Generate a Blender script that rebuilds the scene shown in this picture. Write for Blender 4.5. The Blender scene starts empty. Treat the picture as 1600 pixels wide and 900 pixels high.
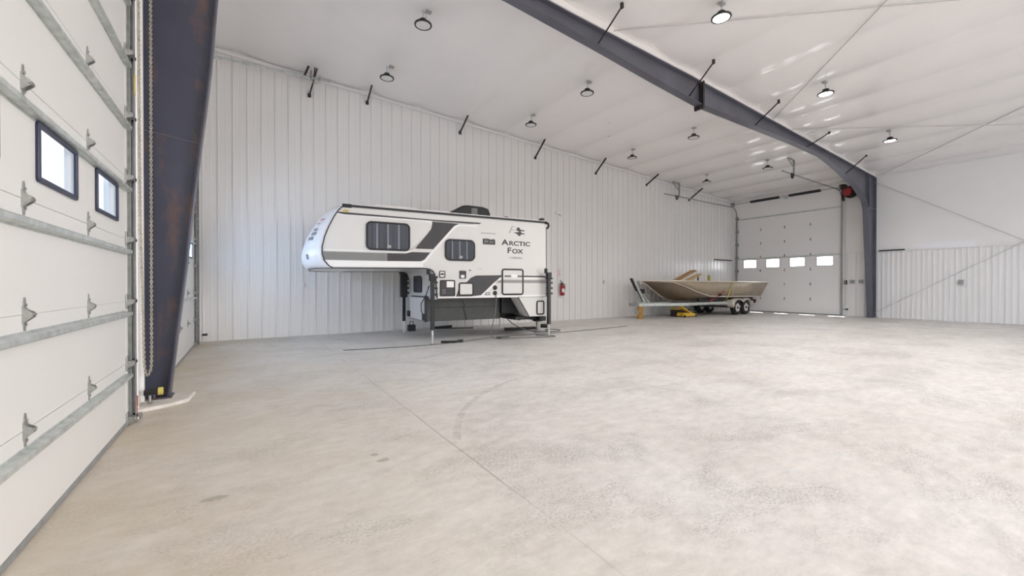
import bpy, bmesh, math, random
from mathutils import Vector, Matrix
random.seed(7)
C = bpy.context.scene.collection
PI = math.pi
R = math.radians
# ------------------------------------------------------------------ room numbers (metres)
XL, XR, YE, YB = -0.96, 22.58, 12.33, -7.0
YF = 6.25                                  # the steel frame's web


def ceil_z(x):
    return 7.22 - 0.05 * (x - XL)


# ------------------------------------------------------------------ materials
def mat(name, col, rough=0.5, metal=0.0, var=0.06, scale=6.0, bump=0.0, bscale=40.0, coat=0.0, spec=None, stretch=None):
    m = bpy.data.materials.new(name)
    m.use_nodes = True
    nt = m.node_tree
    b = nt.nodes['Principled BSDF']
    b.inputs['Roughness'].default_value = rough
    b.inputs['Metallic'].default_value = metal
    if spec is not None:
        b.inputs['Specular IOR Level'].default_value = spec
    if coat:
        b.inputs['Coat Weight'].default_value = coat
        b.inputs['Coat Roughness'].default_value = 0.15
    tc = nt.nodes.new('ShaderNodeTexCoord')
    nz = nt.nodes.new('ShaderNodeTexNoise')
    nz.inputs['Scale'].default_value = scale
    nz.inputs['Detail'].default_value = 5
    nt.links.new(tc.outputs['Object'], nz.inputs['Vector'])
    if stretch:
        mp = nt.nodes.new('ShaderNodeMapping')
        mp.inputs['Scale'].default_value = stretch
        nt.links.new(tc.outputs['Object'], mp.inputs['Vector'])
        nt.links.new(mp.outputs[0], nz.inputs['Vector'])
    rp = nt.nodes.new('ShaderNodeValToRGB')
    rp.color_ramp.elements[0].position = 0.3
    rp.color_ramp.elements[1].position = 0.7
    rp.color_ramp.elements[0].color = tuple(c * (1 - var) for c in col) + (1,)
    rp.color_ramp.elements[1].color = tuple(min(1, c * (1 + var)) for c in col) + (1,)
    nt.links.new(nz.outputs['Fac'], rp.inputs['Fac'])
    nt.links.new(rp.outputs['Color'], b.inputs['Base Color'])
    if bump:
        n2 = nt.nodes.new('ShaderNodeTexNoise')
        n2.inputs['Scale'].default_value = bscale
        n2.inputs['Detail'].default_value = 4
        nt.links.new(tc.outputs['Object'], n2.inputs['Vector'])
        bp = nt.nodes.new('ShaderNodeBump')
        bp.inputs['Strength'].default_value = bump
        bp.inputs['Distance'].default_value = 0.02
        nt.links.new(n2.outputs['Fac'], bp.inputs['Height'])
        nt.links.new(bp.outputs['Normal'], b.inputs['Normal'])
    return m


def emit(name, col, s):
    m = bpy.data.materials.new(name)
    m.use_nodes = True
    nt = m.node_tree
    nt.nodes.clear()
    e = nt.nodes.new('ShaderNodeEmission')
    e.inputs['Color'].default_value = col + (1,)
    e.inputs['Strength'].default_value = s
    o = nt.nodes.new('ShaderNodeOutputMaterial')
    nt.links.new(e.outputs[0], o.inputs['Surface'])
    return m


def glass(name, tint=(1, 1, 1), refl=0.06):
    m = bpy.data.materials.new(name)
    m.use_nodes = True
    nt = m.node_tree
    nt.nodes.clear()
    t = nt.nodes.new('ShaderNodeBsdfTransparent')
    t.inputs['Color'].default_value = tint + (1,)
    g = nt.nodes.new('ShaderNodeBsdfGlossy')
    g.inputs['Roughness'].default_value = 0.05
    mx = nt.nodes.new('ShaderNodeMixShader')
    mx.inputs['Fac'].default_value = refl
    o = nt.nodes.new('ShaderNodeOutputMaterial')
    nt.links.new(t.outputs[0], mx.inputs[1])
    nt.links.new(g.outputs[0], mx.inputs[2])
    nt.links.new(mx.outputs[0], o.inputs['Surface'])
    return m


M = dict(
    wall=mat('white liner paint', (0.85, 0.835, 0.825), 0.22, var=0.015, scale=0.6),
    trimw=mat('white trim paint', (0.84, 0.83, 0.83), 0.35, var=0.02),
    vinyl=mat('white vinyl insulation', (0.90, 0.875, 0.865), 0.12, var=0.02, scale=0.8, bump=0.22, bscale=2.0),
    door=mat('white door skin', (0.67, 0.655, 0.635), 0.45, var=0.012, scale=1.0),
    doorf=mat('white door skin lightened for dim end', (0.84, 0.82, 0.81), 0.45, var=0.012, scale=1.0),  # paler than the left doors' skin to make up for dimmer light there
    galv=mat('galvanised steel', (0.60, 0.63, 0.61), 0.38, 0.6, var=0.18, scale=14),
    galvd=mat('dull galvanised steel', (0.36, 0.37, 0.37), 0.45, 0.6, var=0.15, scale=14),
    steel=mat('hinge steel', (0.40, 0.40, 0.385), 0.35, 0.8, var=0.2, scale=30),
    navy=mat('navy window frame', (0.02, 0.025, 0.055), 0.35),
    black=mat('black plastic', (0.012, 0.012, 0.014), 0.45),
    blackm=mat('black painted metal', (0.02, 0.02, 0.022), 0.4),
    brace=mat('dark brace steel', (0.035, 0.03, 0.03), 0.5, 0.2, var=0.3),
    chrome=mat('bright steel leg', (0.75, 0.75, 0.75), 0.25, 0.9),
    lens=mat('lamp diffuser', (0.75, 0.74, 0.73), 0.4),
    camper=mat('off white fibreglass', (0.74, 0.725, 0.705), 0.28, var=0.012, scale=1.0),
    capw=mat('white gelcoat cap', (0.82, 0.81, 0.82), 0.3, var=0.01, scale=1.0),
    gwhite=mat('white vinyl graphic', (0.92, 0.91, 0.90), 0.3, var=0.01),
    ggrey=mat('mid grey graphic', (0.24, 0.235, 0.23), 0.35, var=0.05),
    gdark=mat('charcoal graphic', (0.055, 0.05, 0.055), 0.35, var=0.08),
    gpale=mat('pale grey lettering', (0.42, 0.41, 0.42), 0.4),
    gtaupe=mat('taupe graphic', (0.33, 0.30, 0.30), 0.35),
    tub=mat('dark grey tub skin', (0.075, 0.077, 0.075), 0.5, var=0.12),
    curtain=mat('slate curtain cloth with painted folds', (0.085, 0.095, 0.108), 0.8, var=0.8, scale=16, stretch=(1, 0.02, 0.02)),  # streaks put the light and dark of the folds into the colour
    cglass=glass('tinted camper glass', (0.74, 0.76, 0.80), 0.05),
    pane=glass('clear pane', (0.95, 0.97, 1.0), 0.07),
    alu=mat('bare aluminium hull', (0.37, 0.305, 0.22), 0.45, 0.15, var=0.10, scale=3),
    alub=mat('brown stained aluminium', (0.20, 0.15, 0.105), 0.5, 0.15, var=0.15, scale=3),
    alul=mat('bright aluminium edge', (0.72, 0.67, 0.58), 0.35, 0.4),
    tyre=mat('tyre rubber', (0.018, 0.017, 0.017), 0.8),
    rim=mat('white wheel rim', (0.72, 0.70, 0.66), 0.4),
    wood=mat('worn brown timber', (0.42, 0.24, 0.09), 0.7, var=0.35, scale=9),
    woodl=mat('pale timber', (0.55, 0.38, 0.17), 0.7, var=0.25, scale=9),
    amber=mat('amber post', (0.48, 0.26, 0.045), 0.55, var=0.2),
    yellow=mat('yellow paint', (0.70, 0.44, 0.03), 0.45, var=0.15),
    strap=mat('yellow webbing', (0.55, 0.47, 0.10), 0.8),
    red=mat('red paint', (0.33, 0.018, 0.02), 0.35),
    redo=mat('orange red paint', (0.52, 0.10, 0.04), 0.5),
    lime=mat('lime sticker', (0.50, 0.58, 0.10), 0.6),
    ystick=mat('yellow sticker', (0.68, 0.50, 0.06), 0.6),
    chain=mat('zinc chain', (0.62, 0.58, 0.48), 0.35, 0.7, var=0.2, scale=20),
    cord=mat('grey cord rubber', (0.16, 0.16, 0.15), 0.6),
    outlet=mat('grey outlet plastic', (0.42, 0.42, 0.42), 0.5),
    pink=mat('faded red print', (0.62, 0.30, 0.30), 0.6),
    grout=mat('pale grout', (0.66, 0.62, 0.57), 0.8, var=0.12, scale=12),
    rod=mat('brace rod', (0.60, 0.58, 0.57), 0.5, 0.4),
)
M['lensOn'] = emit('lit lamp diffuser', (1.0, 0.97, 0.94), 9.0)


def steel_mat(name, base, rust):
    m = mat(name, base, 0.36, 0.25, var=0.16, scale=1.3)
    nt = m.node_tree
    b = nt.nodes['Principled BSDF']
    src = b.inputs['Base Color'].links[0].from_socket
    tc = nt.nodes.new('ShaderNodeTexCoord')
    mp = nt.nodes.new('ShaderNodeMapping')
    mp.inputs['Scale'].default_value = (2.2, 2.2, 1.0)
    n = nt.nodes.new('ShaderNodeTexNoise')
    n.inputs['Scale'].default_value = 1.15
    n.inputs['Detail'].default_value = 8
    n.inputs['Roughness'].default_value = 0.62
    r = nt.nodes.new('ShaderNodeValToRGB')
    r.color_ramp.elements[0].position = 0.53
    r.color_ramp.elements[1].position = 0.76
    r.color_ramp.elements[0].color = (0, 0, 0, 1)
    r.color_ramp.elements[1].color = (rust, rust, rust, 1)
    mx = nt.nodes.new('ShaderNodeMixRGB')
    mx.inputs['Color2'].default_value = (0.20, 0.105, 0.06, 1)
    nt.links.new(tc.outputs['Object'], mp.inputs['Vector'])
    nt.links.new(mp.outputs[0], n.inputs['Vector'])
    nt.links.new(n.outputs['Fac'], r.inputs['Fac'])
    nt.links.new(r.outputs['Color'], mx.inputs['Fac'])
    nt.links.new(src, mx.inputs['Color1'])
    nt.links.new(mx.outputs[0], b.inputs['Base Color'])
    return m


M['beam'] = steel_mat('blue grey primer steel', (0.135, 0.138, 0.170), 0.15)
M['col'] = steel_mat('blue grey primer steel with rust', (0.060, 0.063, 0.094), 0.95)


def floor_mat():
    m = bpy.data.materials.new('stained concrete')
    m.use_nodes = True
    nt = m.node_tree
    N, L = nt.nodes, nt.links
    b = N['Principled BSDF']
    tc = N.new('ShaderNodeTexCoord')

    def noise(scale, detail, rough, sx=1, sy=1, dist=0.0):
        mp = N.new('ShaderNodeMapping')
        mp.inputs['Scale'].default_value = (sx, sy, 1)
        n = N.new('ShaderNodeTexNoise')
        n.inputs['Scale'].default_value = scale
        n.inputs['Detail'].default_value = detail
        n.inputs['Roughness'].default_value = rough
        n.inputs['Distortion'].default_value = dist
        L.new(tc.outputs['Object'], mp.inputs['Vector'])
        L.new(mp.outputs[0], n.inputs['Vector'])
        return n.outputs['Fac']

    def ramp(fac, p0, p1, c0, c1):
        r = N.new('ShaderNodeValToRGB')
        r.color_ramp.elements[0].position = p0
        r.color_ramp.elements[1].position = p1
        r.color_ramp.elements[0].color = c0 + (1,)
        r.color_ramp.elements[1].color = c1 + (1,)
        L.new(fac, r.inputs['Fac'])
        return r.outputs['Color']

    def mixc(fac, a, c, mode='MIX'):
        x = N.new('ShaderNodeMixRGB')
        x.blend_type = mode
        if isinstance(fac, float):
            x.inputs['Fac'].default_value = fac
        else:
            L.new(fac, x.inputs['Fac'])
        for s, v in ((x.inputs['Color1'], a), (x.inputs['Color2'], c)):
            if isinstance(v, tuple):
                s.default_value = v + (1,)
            else:
                L.new(v, s)
        return x.outputs[0]

    def math_(op, a, c=None, clamp=False):
        x = N.new('ShaderNodeMath')
        x.operation = op
        x.use_clamp = clamp
        for i, v in enumerate((a, c)):
            if v is None:
                continue
            if isinstance(v, (int, float)):
                x.inputs[i].default_value = v
            else:
                L.new(v, x.inputs[i])
        return x.outputs[0]

    base = ramp(noise(0.45, 6, 0.6), 0.3, 0.7, (0.66, 0.63, 0.595), (0.77, 0.75, 0.73))
    fine = ramp(noise(5.0, 12, 0.78, 1.0, 1.7), 0.33, 0.67, (0.72, 0.71, 0.70), (1.09, 1.09, 1.09))
    c = mixc(0.75, base, fine, 'MULTIPLY')
    # worn grey blotches with ragged speckle, stretched along the building
    bl = math_('MULTIPLY', ramp(noise(0.8, 8, 0.72, 1.0, 1.5, 0.4), 0.48, 0.62, (0, 0, 0), (1, 1, 1)),
               ramp(noise(46.0, 9, 0.8, 1.0, 1.5), 0.47, 0.56, (0, 0, 0), (1, 1, 1)))
    c = mixc(math_('MULTIPLY', bl, 0.85), c, (0.33, 0.315, 0.295))
    # pale laitance scuffs
    pl = ramp(noise(1.7, 8, 0.7, 1.0, 2.2), 0.56, 0.70, (0, 0, 0), (1, 1, 1))
    c = mixc(math_('MULTIPLY', pl, 0.45), c, (0.80, 0.79, 0.775))
    sp = N.new('ShaderNodeSeparateXYZ')
    L.new(tc.outputs['Object'], sp.inputs[0])
    X, Y = sp.outputs['X'], sp.outputs['Y']
    # tan dust tracked in along the overhead doors
    d1 = math_('SUBTRACT', 1.0, math_('DIVIDE', math_('ADD', X, 0.9), 3.2), True)
    d1 = math_('MULTIPLY', d1, ramp(noise(0.8, 5, 0.6), 0.25, 0.7, (0.35, 0.35, 0.35), (1, 1, 1)))
    c = mixc(math_('MULTIPLY', d1, 0.75), c, (0.52, 0.43, 0.29))

    # saw cut joints: one across the building, others along it
    def line(v, at, w):
        return math_('LESS_THAN', math_('ABSOLUTE', math_('SUBTRACT', v, at)), w)
    wob = math_('MULTIPLY', math_('SUBTRACT', noise(1.2, 3, 0.5), 0.5), 0.05)
    xs = math_('ADD', X, wob)
    ys = math_('ADD', Y, wob)
    j = line(xs, 1.48, 0.007)
    for at in (7.4, 13.4, 19.4):
        j = math_('MAXIMUM', j, line(xs, at, 0.005))
    for at in (9.1, -2.9):
        j = math_('MAXIMUM', j, line(ys, at, 0.006))
    j = math_('MULTIPLY', j, ramp(noise(0.9, 4, 0.6), 0.38, 0.55, (0.12, 0.12, 0.12), (1, 1, 1)))
    c = mixc(math_('MULTIPLY', j, 0.5), c, (0.22, 0.21, 0.20))

    # dark spots and a curved tyre mark with shapes of their own
    def spot(x, y, rx, ry, soft=2.2):
        dx = math_('DIVIDE', math_('SUBTRACT', X, x), rx)
        dy = math_('DIVIDE', math_('SUBTRACT', Y, y), ry)
        dd = math_('ADD', math_('MULTIPLY', dx, dx), math_('MULTIPLY', dy, dy))
        dd = math_('ADD', dd, math_('MULTIPLY', math_('SUBTRACT', noise(22, 4, 0.6), 0.5), 3.0))
        return math_('MULTIPLY', math_('SUBTRACT', 1.0, dd, True), soft, True)
    s = spot(0.855, 3.335, 0.040, 0.030)
    s = math_('MAXIMUM', s, spot(0.895, 3.195, 0.055, 0.040))
    s = math_('MAXIMUM', s, spot(-0.17, 3.20, 0.075, 0.035))
    c = mixc(math_('MULTIPLY', s, 0.62), c, (0.30, 0.27, 0.20))
    ax, ay, ar_ = 4.28, 2.16, 2.94
    rr = math_('SQRT', math_('ADD', math_('MULTIPLY', math_('SUBTRACT', X, ax), math_('SUBTRACT', X, ax)),
                             math_('MULTIPLY', math_('SUBTRACT', Y, ay), math_('SUBTRACT', Y, ay))))
    band = math_('LESS_THAN', math_('ABSOLUTE', math_('SUBTRACT', rr, ar_)), 0.035)
    band = math_('MULTIPLY', band, math_('LESS_THAN', X, 3.6))
    band = math_('MULTIPLY', band, math_('GREATER_THAN', Y, 3.2))
    band = math_('MULTIPLY', band, ramp(noise(6, 8, 0.75), 0.40, 0.62, (0, 0, 0), (1, 1, 1)))
    c = mixc(math_('MULTIPLY', band, 0.45), c, (0.30, 0.29, 0.28))
    L.new(c, b.inputs['Base Color'])
    rg = ramp(noise(1.3, 6, 0.6), 0.3, 0.7, (0.34, 0.34, 0.34), (0.62, 0.62, 0.62))
    L.new(rg, b.inputs['Roughness'])
    b.inputs['Specular IOR Level'].default_value = 0.4
    bp = N.new('ShaderNodeBump')
    bp.inputs['Strength'].default_value = 0.12
    bp.inputs['Distance'].default_value = 0.01
    L.new(noise(22, 8, 0.7), bp.inputs['Height'])
    L.new(bp.outputs[0], b.inputs['Normal'])
    return m


M['floor'] = floor_mat()


# ------------------------------------------------------------------ mesh builder
class MB:
    def __init__(s):
        s.v, s.f, s.m, s.c = [], [], [], 0

    def add(s, vs, fs):
        k = len(s.v)
        s.v += [tuple(v) for v in vs]
        s.f += [[i + k for i in f] for f in fs]
        s.m += [s.c] * len(fs)
        return s

    def box(s, lo, hi):
        x0, y0, z0 = lo
        x1, y1, z1 = hi
        return s.add([(x0, y0, z0), (x1, y0, z0), (x1, y1, z0), (x0, y1, z0), (x0, y0, z1), (x1, y0, z1), (x1, y1, z1), (x0, y1, z1)],
                     [(0, 3, 2, 1), (4, 5, 6, 7), (0, 1, 5, 4), (1, 2, 6, 5), (2, 3, 7, 6), (3, 0, 4, 7)])

    def bar(s, p0, p1, w, t, up=(0, 0, 1)):
        p0, p1, up = Vector(p0), Vector(p1), Vector(up)
        d = (p1 - p0).normalized()
        a = d.cross(up)
        if a.length < 1e-4:
            a = d.cross(Vector((1, 0, 0)))
        a.normalize()
        b = a.cross(d).normalized()
        vs = []
        for p in (p0, p1):
            for i, j in ((-1, -1), (1, -1), (1, 1), (-1, 1)):
                vs.append(p + a * i * w / 2 + b * j * t / 2)
        return s.add(vs, [(0, 1, 2, 3), (7, 6, 5, 4), (0, 4, 5, 1), (1, 5, 6, 2), (2, 6, 7, 3), (3, 7, 4, 0)])

    def tube(s, pts, r, n=10, caps=True, closed=False):
        pts = [Vector(p) for p in pts]
        k = len(pts)
        rs = r if isinstance(r, (list, tuple)) else [r] * k
        d0 = (pts[1] - pts[0]).normalized()
        a = d0.cross(Vector((0, 0, 1)))
        if a.length < 1e-3:
            a = d0.cross(Vector((1, 0, 0)))
        a.normalize()
        vs = []
        for i, p in enumerate(pts):
            if closed:
                d = (pts[(i + 1) % k] - pts[i - 1]).normalized()
            else:
                d = (pts[min(i + 1, k - 1)] - pts[max(i - 1, 0)]).normalized()
            a = (a - d * a.dot(d)).normalized()
            b = d.cross(a)
            for j in range(n):
                t = 2 * PI * j / n
                vs.append(p + (a * math.cos(t) + b * math.sin(t)) * rs[i])
        fs = []
        for i in range(k if closed else k - 1):
            i2 = (i + 1) % k
            for j in range(n):
                j2 = (j + 1) % n
                fs.append((i * n + j, i * n + j2, i2 * n + j2, i2 * n + j))
        if caps and not closed:
            fs.append(tuple(range(n - 1, -1, -1)))
            fs.append(tuple((k - 1) * n + j for j in range(n)))
        return s.add(vs, fs)

    def prism(s, poly, axis, a, b):
        n = len(poly)

        def P(p, t):
            q = [p[0], p[1]]
            q.insert(axis, t)
            return q
        vs = [P(p, a) for p in poly] + [P(p, b) for p in poly]
        fs = [tuple(range(n - 1, -1, -1)), tuple(range(n, 2 * n))]
        fs += [(i, (i + 1) % n, n + (i + 1) % n, n + i) for i in range(n)]
        return s.add(vs, fs)

    def lathe(s, prof, c, axis=2, n=24, closed=False):
        c = Vector(c)
        vs = []
        for r, h in prof:
            for j in range(n):
                t = 2 * PI * j / n
                q = [r * math.cos(t), r * math.sin(t)]
                q.insert(axis, h)
                vs.append(c + Vector(q))
        k = len(prof)
        fs = []
        for i in range(k if closed else k - 1):
            i2 = (i + 1) % k
            for j in range(n):
                fs.append((i * n + j, i * n + (j + 1) % n, i2 * n + (j + 1) % n, i2 * n + j))
        if not closed:
            if prof[0][0] > 1e-5:
                fs.append(tuple(range(n)))
            if prof[-1][0] > 1e-5:
                fs.append(tuple((k - 1) * n + j for j in range(n)))
        return s.add(vs, fs)

    def frame(s, axis, u0, u1, v0, v1, w, a, b, rad=0.0, seg=5):
        """a rounded rectangular ring of width w in the plane normal to axis, from a to b along it"""
        o = rrect(u0, u1, v0, v1, rad, seg)
        i = rrect(u0 + w, u1 - w, v0 + w, v1 - w, max(rad - w, 0.0), seg)
        n = len(o)

        def P(p, t):
            q = [p[0], p[1]]
            q.insert(axis, t)
            return q
        vs = [P(p, a) for p in o] + [P(p, a) for p in i] + [P(p, b) for p in o] + [P(p, b) for p in i]
        fs = []
        for k in range(n):
            l = (k + 1) % n
            fs += [(k, l, n + l, n + k), (2 * n + k, 3 * n + k, 3 * n + l, 2 * n + l), (k, 2 * n + k, 2 * n + l, l), (n + k, n + l, 3 * n + l, 3 * n + k)]
        return s.add(vs, fs)

    def build(s, name, mats, parent=None, bevel=0.0, angle=38, local=False, recalc=True):
        me = bpy.data.meshes.new(name)
        off = Vector((0, 0, 0))
        if parent is not None and not local:
            off = Vector(parent.get('_o', (0, 0, 0)))
        me.from_pydata([tuple(Vector(v) - off) for v in s.v], [], s.f)
        for m in (mats if isinstance(mats, (list, tuple)) else [mats]):
            me.materials.append(m)
        me.polygons.foreach_set('material_index', s.m)
        if recalc:
            bm = bmesh.new()
            bm.from_mesh(me)
            bmesh.ops.recalc_face_normals(bm, faces=bm.faces)
            bm.to_mesh(me)
            bm.free()
        me.polygons.foreach_set('use_smooth', [True] * len(me.polygons))
        me.set_sharp_from_angle(angle=R(angle))
        me.update()
        o = bpy.data.objects.new(name, me)
        C.objects.link(o)
        if parent is not None:
            o.parent = parent
            o['_o'] = tuple(off)
        if bevel:
            b = o.modifiers.new('edge', 'BEVEL')
            b.width = bevel
            b.segments = 2
            b.limit_method = 'ANGLE'
            b.angle_limit = R(40)
        return o


def rrect(u0, u1, v0, v1, r, seg=5):
    r = max(r, 1e-4)
    p = []
    for cx, cy, a0 in ((u1 - r, v1 - r, 0), (u0 + r, v1 - r, 90), (u0 + r, v0 + r, 180), (u1 - r, v0 + r, 270)):
        for k in range(seg + 1):
            t = R(a0 + 90 * k / seg)
            p.append((cx + r * math.cos(t), cy + r * math.sin(t)))
    return p


def tag(o, label, cat, group=None):
    o['label'] = label
    o['category'] = cat
    if group:
        o['group'] = group
    return o


def thing(name, label, cat, loc, group=None, rotz=0.0):
    o = bpy.data.objects.new(name, None)
    C.objects.link(o)
    o.location = loc
    o.rotation_euler = (0, 0, rotz)
    o['_o'] = tuple(loc)
    o.empty_display_size = 0.2
    return tag(o, label, cat, group)


def struct(o, label=None, cat=None):
    o['kind'] = 'structure'
    if label:
        tag(o, label, cat)
    return o


def copy_tree(o, parent=None):
    c = o.copy()
    C.objects.link(c)
    if parent is not None:
        c.parent = parent
    for ch in list(o.children):
        copy_tree(ch, c)
    return c


def text_polys(txt, size, bold=0.0, xscale=1.0, depth=0.003, shear=0.0):
    cu = bpy.data.curves.new('lettering', 'FONT')
    cu.body = txt
    cu.size = size
    cu.extrude = depth / 2
    cu.offset = bold
    cu.shear = shear
    cu.align_x = 'CENTER'
    cu.resolution_u = 4
    ob = bpy.data.objects.new('lettering', cu)
    C.objects.link(ob)
    dg = bpy.context.evaluated_depsgraph_get()
    me = bpy.data.meshes.new_from_object(ob.evaluated_get(dg))
    vs = [(v.co.x * xscale, v.co.y, v.co.z) for v in me.vertices]
    fs = [tuple(p.vertices) for p in me.polygons]
    bpy.data.objects.remove(ob)
    bpy.data.curves.remove(cu)
    bpy.data.meshes.remove(me)
    return vs, fs


# ================================================================== SETTING
struct(MB().box((XL - 0.6, YB, -0.15), (XR + 0.6, YE + 0.3, 0)).build('floor', M['floor']), 'broad pale stained concrete floor with saw cut joints', 'floor')


def ribbed(mb, x0, x1, top, face, pitch=0.305, h=0.027):
    """vertical liner sheet: face(u, out) gives the plan point, top(u) its height"""
    prof = [(x0, 0)]
    k = x0 + pitch * 0.5
    while k + 0.05 < x1:
        prof += [(k - 0.021, 0), (k - 0.015, h), (k + 0.015, h), (k + 0.021, 0)]
        for q in (0.5,):
            e = k + pitch * q
            if e + 0.02 < x1:
                prof += [(e - 0.012, 0), (e - 0.004, 0.003), (e + 0.004, 0.003), (e + 0.012, 0)]
        k += pitch
    prof.append((x1, 0))
    vs, fs = [], []
    for u, o in prof:
        x, y = face(u, o)
        z0, z1 = top(u)
        vs += [(x, y, z0), (x, y, z1)]
    for i in range(len(prof) - 1):
        fs.append((2 * i, 2 * i + 2, 2 * i + 3, 2 * i + 1))
    mb.add(vs, fs)


# end wall behind the camper
mb = MB()
ribbed(mb, XL - 0.04, XR + 0.05, lambda u: (0, ceil_z(u) + 0.05), lambda u, o: (u, YE - o))
mb.prism([(XL - 0.5, -0.1), (XR + 0.5, -0.1), (XR + 0.5, ceil_z(XR + 0.5) + 0.4), (XL - 0.5, ceil_z(XL - 0.5) + 0.4)], 1, YE + 0.06, YE + 0.2)
struct(mb.build('wall_back', M['wall'], recalc=False, angle=12), 'long ribbed white metal wall behind the camper and the boat', 'wall')

# doors: numbers first, walls are cut around them
D1 = (0.54, 5.36, 4.80)
D2 = (6.78, 11.55, 4.80)
D3 = (7.40, 12.05, 4.99)


def side_wall(X, s, doors, liner):
    mb = MB()
    xa, xb = (X - 0.04 * s, X - 0.16 * s)
    lo, hi = min(xa, xb), max(xa, xb)
    ys = [YB]
    for d in doors:
        ys += [d[0], d[1]]
    ys.append(YE + 0.1)
    H = ceil_z(X) + 0.3
    for i in range(0, len(ys), 2):
        mb.box((lo, ys[i], 0), (hi, ys[i + 1], H))
        n = MB()
        top = (lambda u: (0, 2.80)) if liner else (lambda u: (0, ceil_z(X) + 0.03))
        ribbed(mb, ys[i], ys[i + 1], top, lambda u, o: (X + s * (o - 0.02), u))
        if liner:
            mb.c = 1
            # vinyl insulation above the liner, bellying between the girts
            zs = [2.80 + (ceil_z(X) - 2.75) * k / 14 for k in range(15)]
            nn = max(2, int((ys[i + 1] - ys[i]) / 0.4))
            vs, fs = [], []
            for a in range(nn + 1):
                y = ys[i] + (ys[i + 1] - ys[i]) * a / nn
                for z in zs:
                    t = (z - 2.8) / 1.65
                    vs.append((X + s * (-0.03 + 0.025 * abs(math.sin(PI * t))), y, z))
            m_ = len(zs)
            for a in range(nn):
                for b in range(m_ - 1):
                    fs.append((a * m_ + b, (a + 1) * m_ + b, (a + 1) * m_ + b + 1, a * m_ + b + 1))
            mb.add(vs, fs)
            mb.c = 0
    for d in doors:
        mb.c = 1 if liner else 0
        mb.box((lo, d[0], d[2]), (hi, d[1], H))
        # stop strips that close the slot between door and wall
        sa, sb = min(X, X - 0.06 * s), max(X, X - 0.06 * s)
        mb.box((sa, d[0] - 0.03, d[2]), (sb, d[1] + 0.03, d[2] + 0.035))
        for ya in (d[0] - 0.03, d[1]):
            mb.box((sa, ya, 0), (sb, ya + 0.03, d[2] + 0.035))
        mb.c = 0
    return mb


struct(side_wall(XL, 1, [D1, D2], False).build('wall_left', [M['wall'], M['wall']], recalc=False, angle=15), 'white metal wall with the two overhead doors beside the steel column', 'wall')
struct(side_wall(XR, -1, [D3], True).build('wall_right', [M['wall'], M['vinyl']], recalc=False, angle=30), 'white wall with ribbed lower liner and smooth insulation above', 'wall')

# ceiling: vinyl insulation sagging between the purlins
PUR = 1.58
mb = MB()
xs = []
x = XL - 0.1
NX, NY = 15 * 12, 64
PX0 = 6.16 - PUR * 5
vs, fs = [], []
for i in range(NX + 1):
    x = XL - 0.15 + (XR - XL + 0.3) * i / NX
    t = (x - PX0) / PUR
    sag = 0.075 * abs(math.sin(PI * t)) ** 0.75
    for j in range(NY + 1):
        y = YB + (YE + 0.15 - YB) * j / NY
        w = 0.006 * math.sin(y * 1.9 + math.floor(t) * 2.1) * abs(math.sin(PI * t))
        vs.append((x, y, ceil_z(x) + 0.02 - sag + w))
for i in range(NX):
    for j in range(NY):
        a = i * (NY + 1) + j
        fs.append((a, a + 1, a + NY + 2, a + NY + 1))
mb.add(vs, fs)
mb.prism([(XL - 0.5, ceil_z(XL - 0.5) + 0.12), (XR + 0.5, ceil_z(XR + 0.5) + 0.12), (XR + 0.5, ceil_z(XR + 0.5) + 0.3), (XL - 0.5, ceil_z(XL - 0.5) + 0.3)], 1, YB, YE + 0.3)
struct(mb.build('ceiling', M['vinyl'], recalc=False, angle=60), 'sloping quilted white vinyl ceiling', 'ceiling')

# trims
mb = MB()
mb.bar((XL, YE - 0.045, ceil_z(XL) - 0.12), (XR, YE - 0.045, ceil_z(XR) - 0.12), 0.04, 0.09)
struct(mb.build('trim_1', M['trimw'], bevel=0.006), 'white trim strip along the top of the ribbed wall', 'trim')
mb = MB().box((XL - 0.03, 5.84, 0), (XL - 0.004, 5.88, ceil_z(XL) - 0.08))
struct(mb.build('trim_2', M['trimw'], bevel=0.005), 'narrow white vertical trim between overhead door and steel column', 'trim')
mb = MB().box((XR - 0.05, YB, 2.775), (XR - 0.0, 6.05, 2.825))
struct(mb.build('trim_3', M['trimw'], bevel=0.005), 'thin white rail on top of the ribbed liner', 'trim')
mb = MB().bar((XR - 0.05, YB, ceil_z(XR) - 0.05), (XR - 0.05, YE, ceil_z(XR) - 0.05), 0.08, 0.06)
struct(mb.build('trim_4', M['trimw'], bevel=0.01), 'white trim where the ceiling meets the smooth wall', 'trim')


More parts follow.
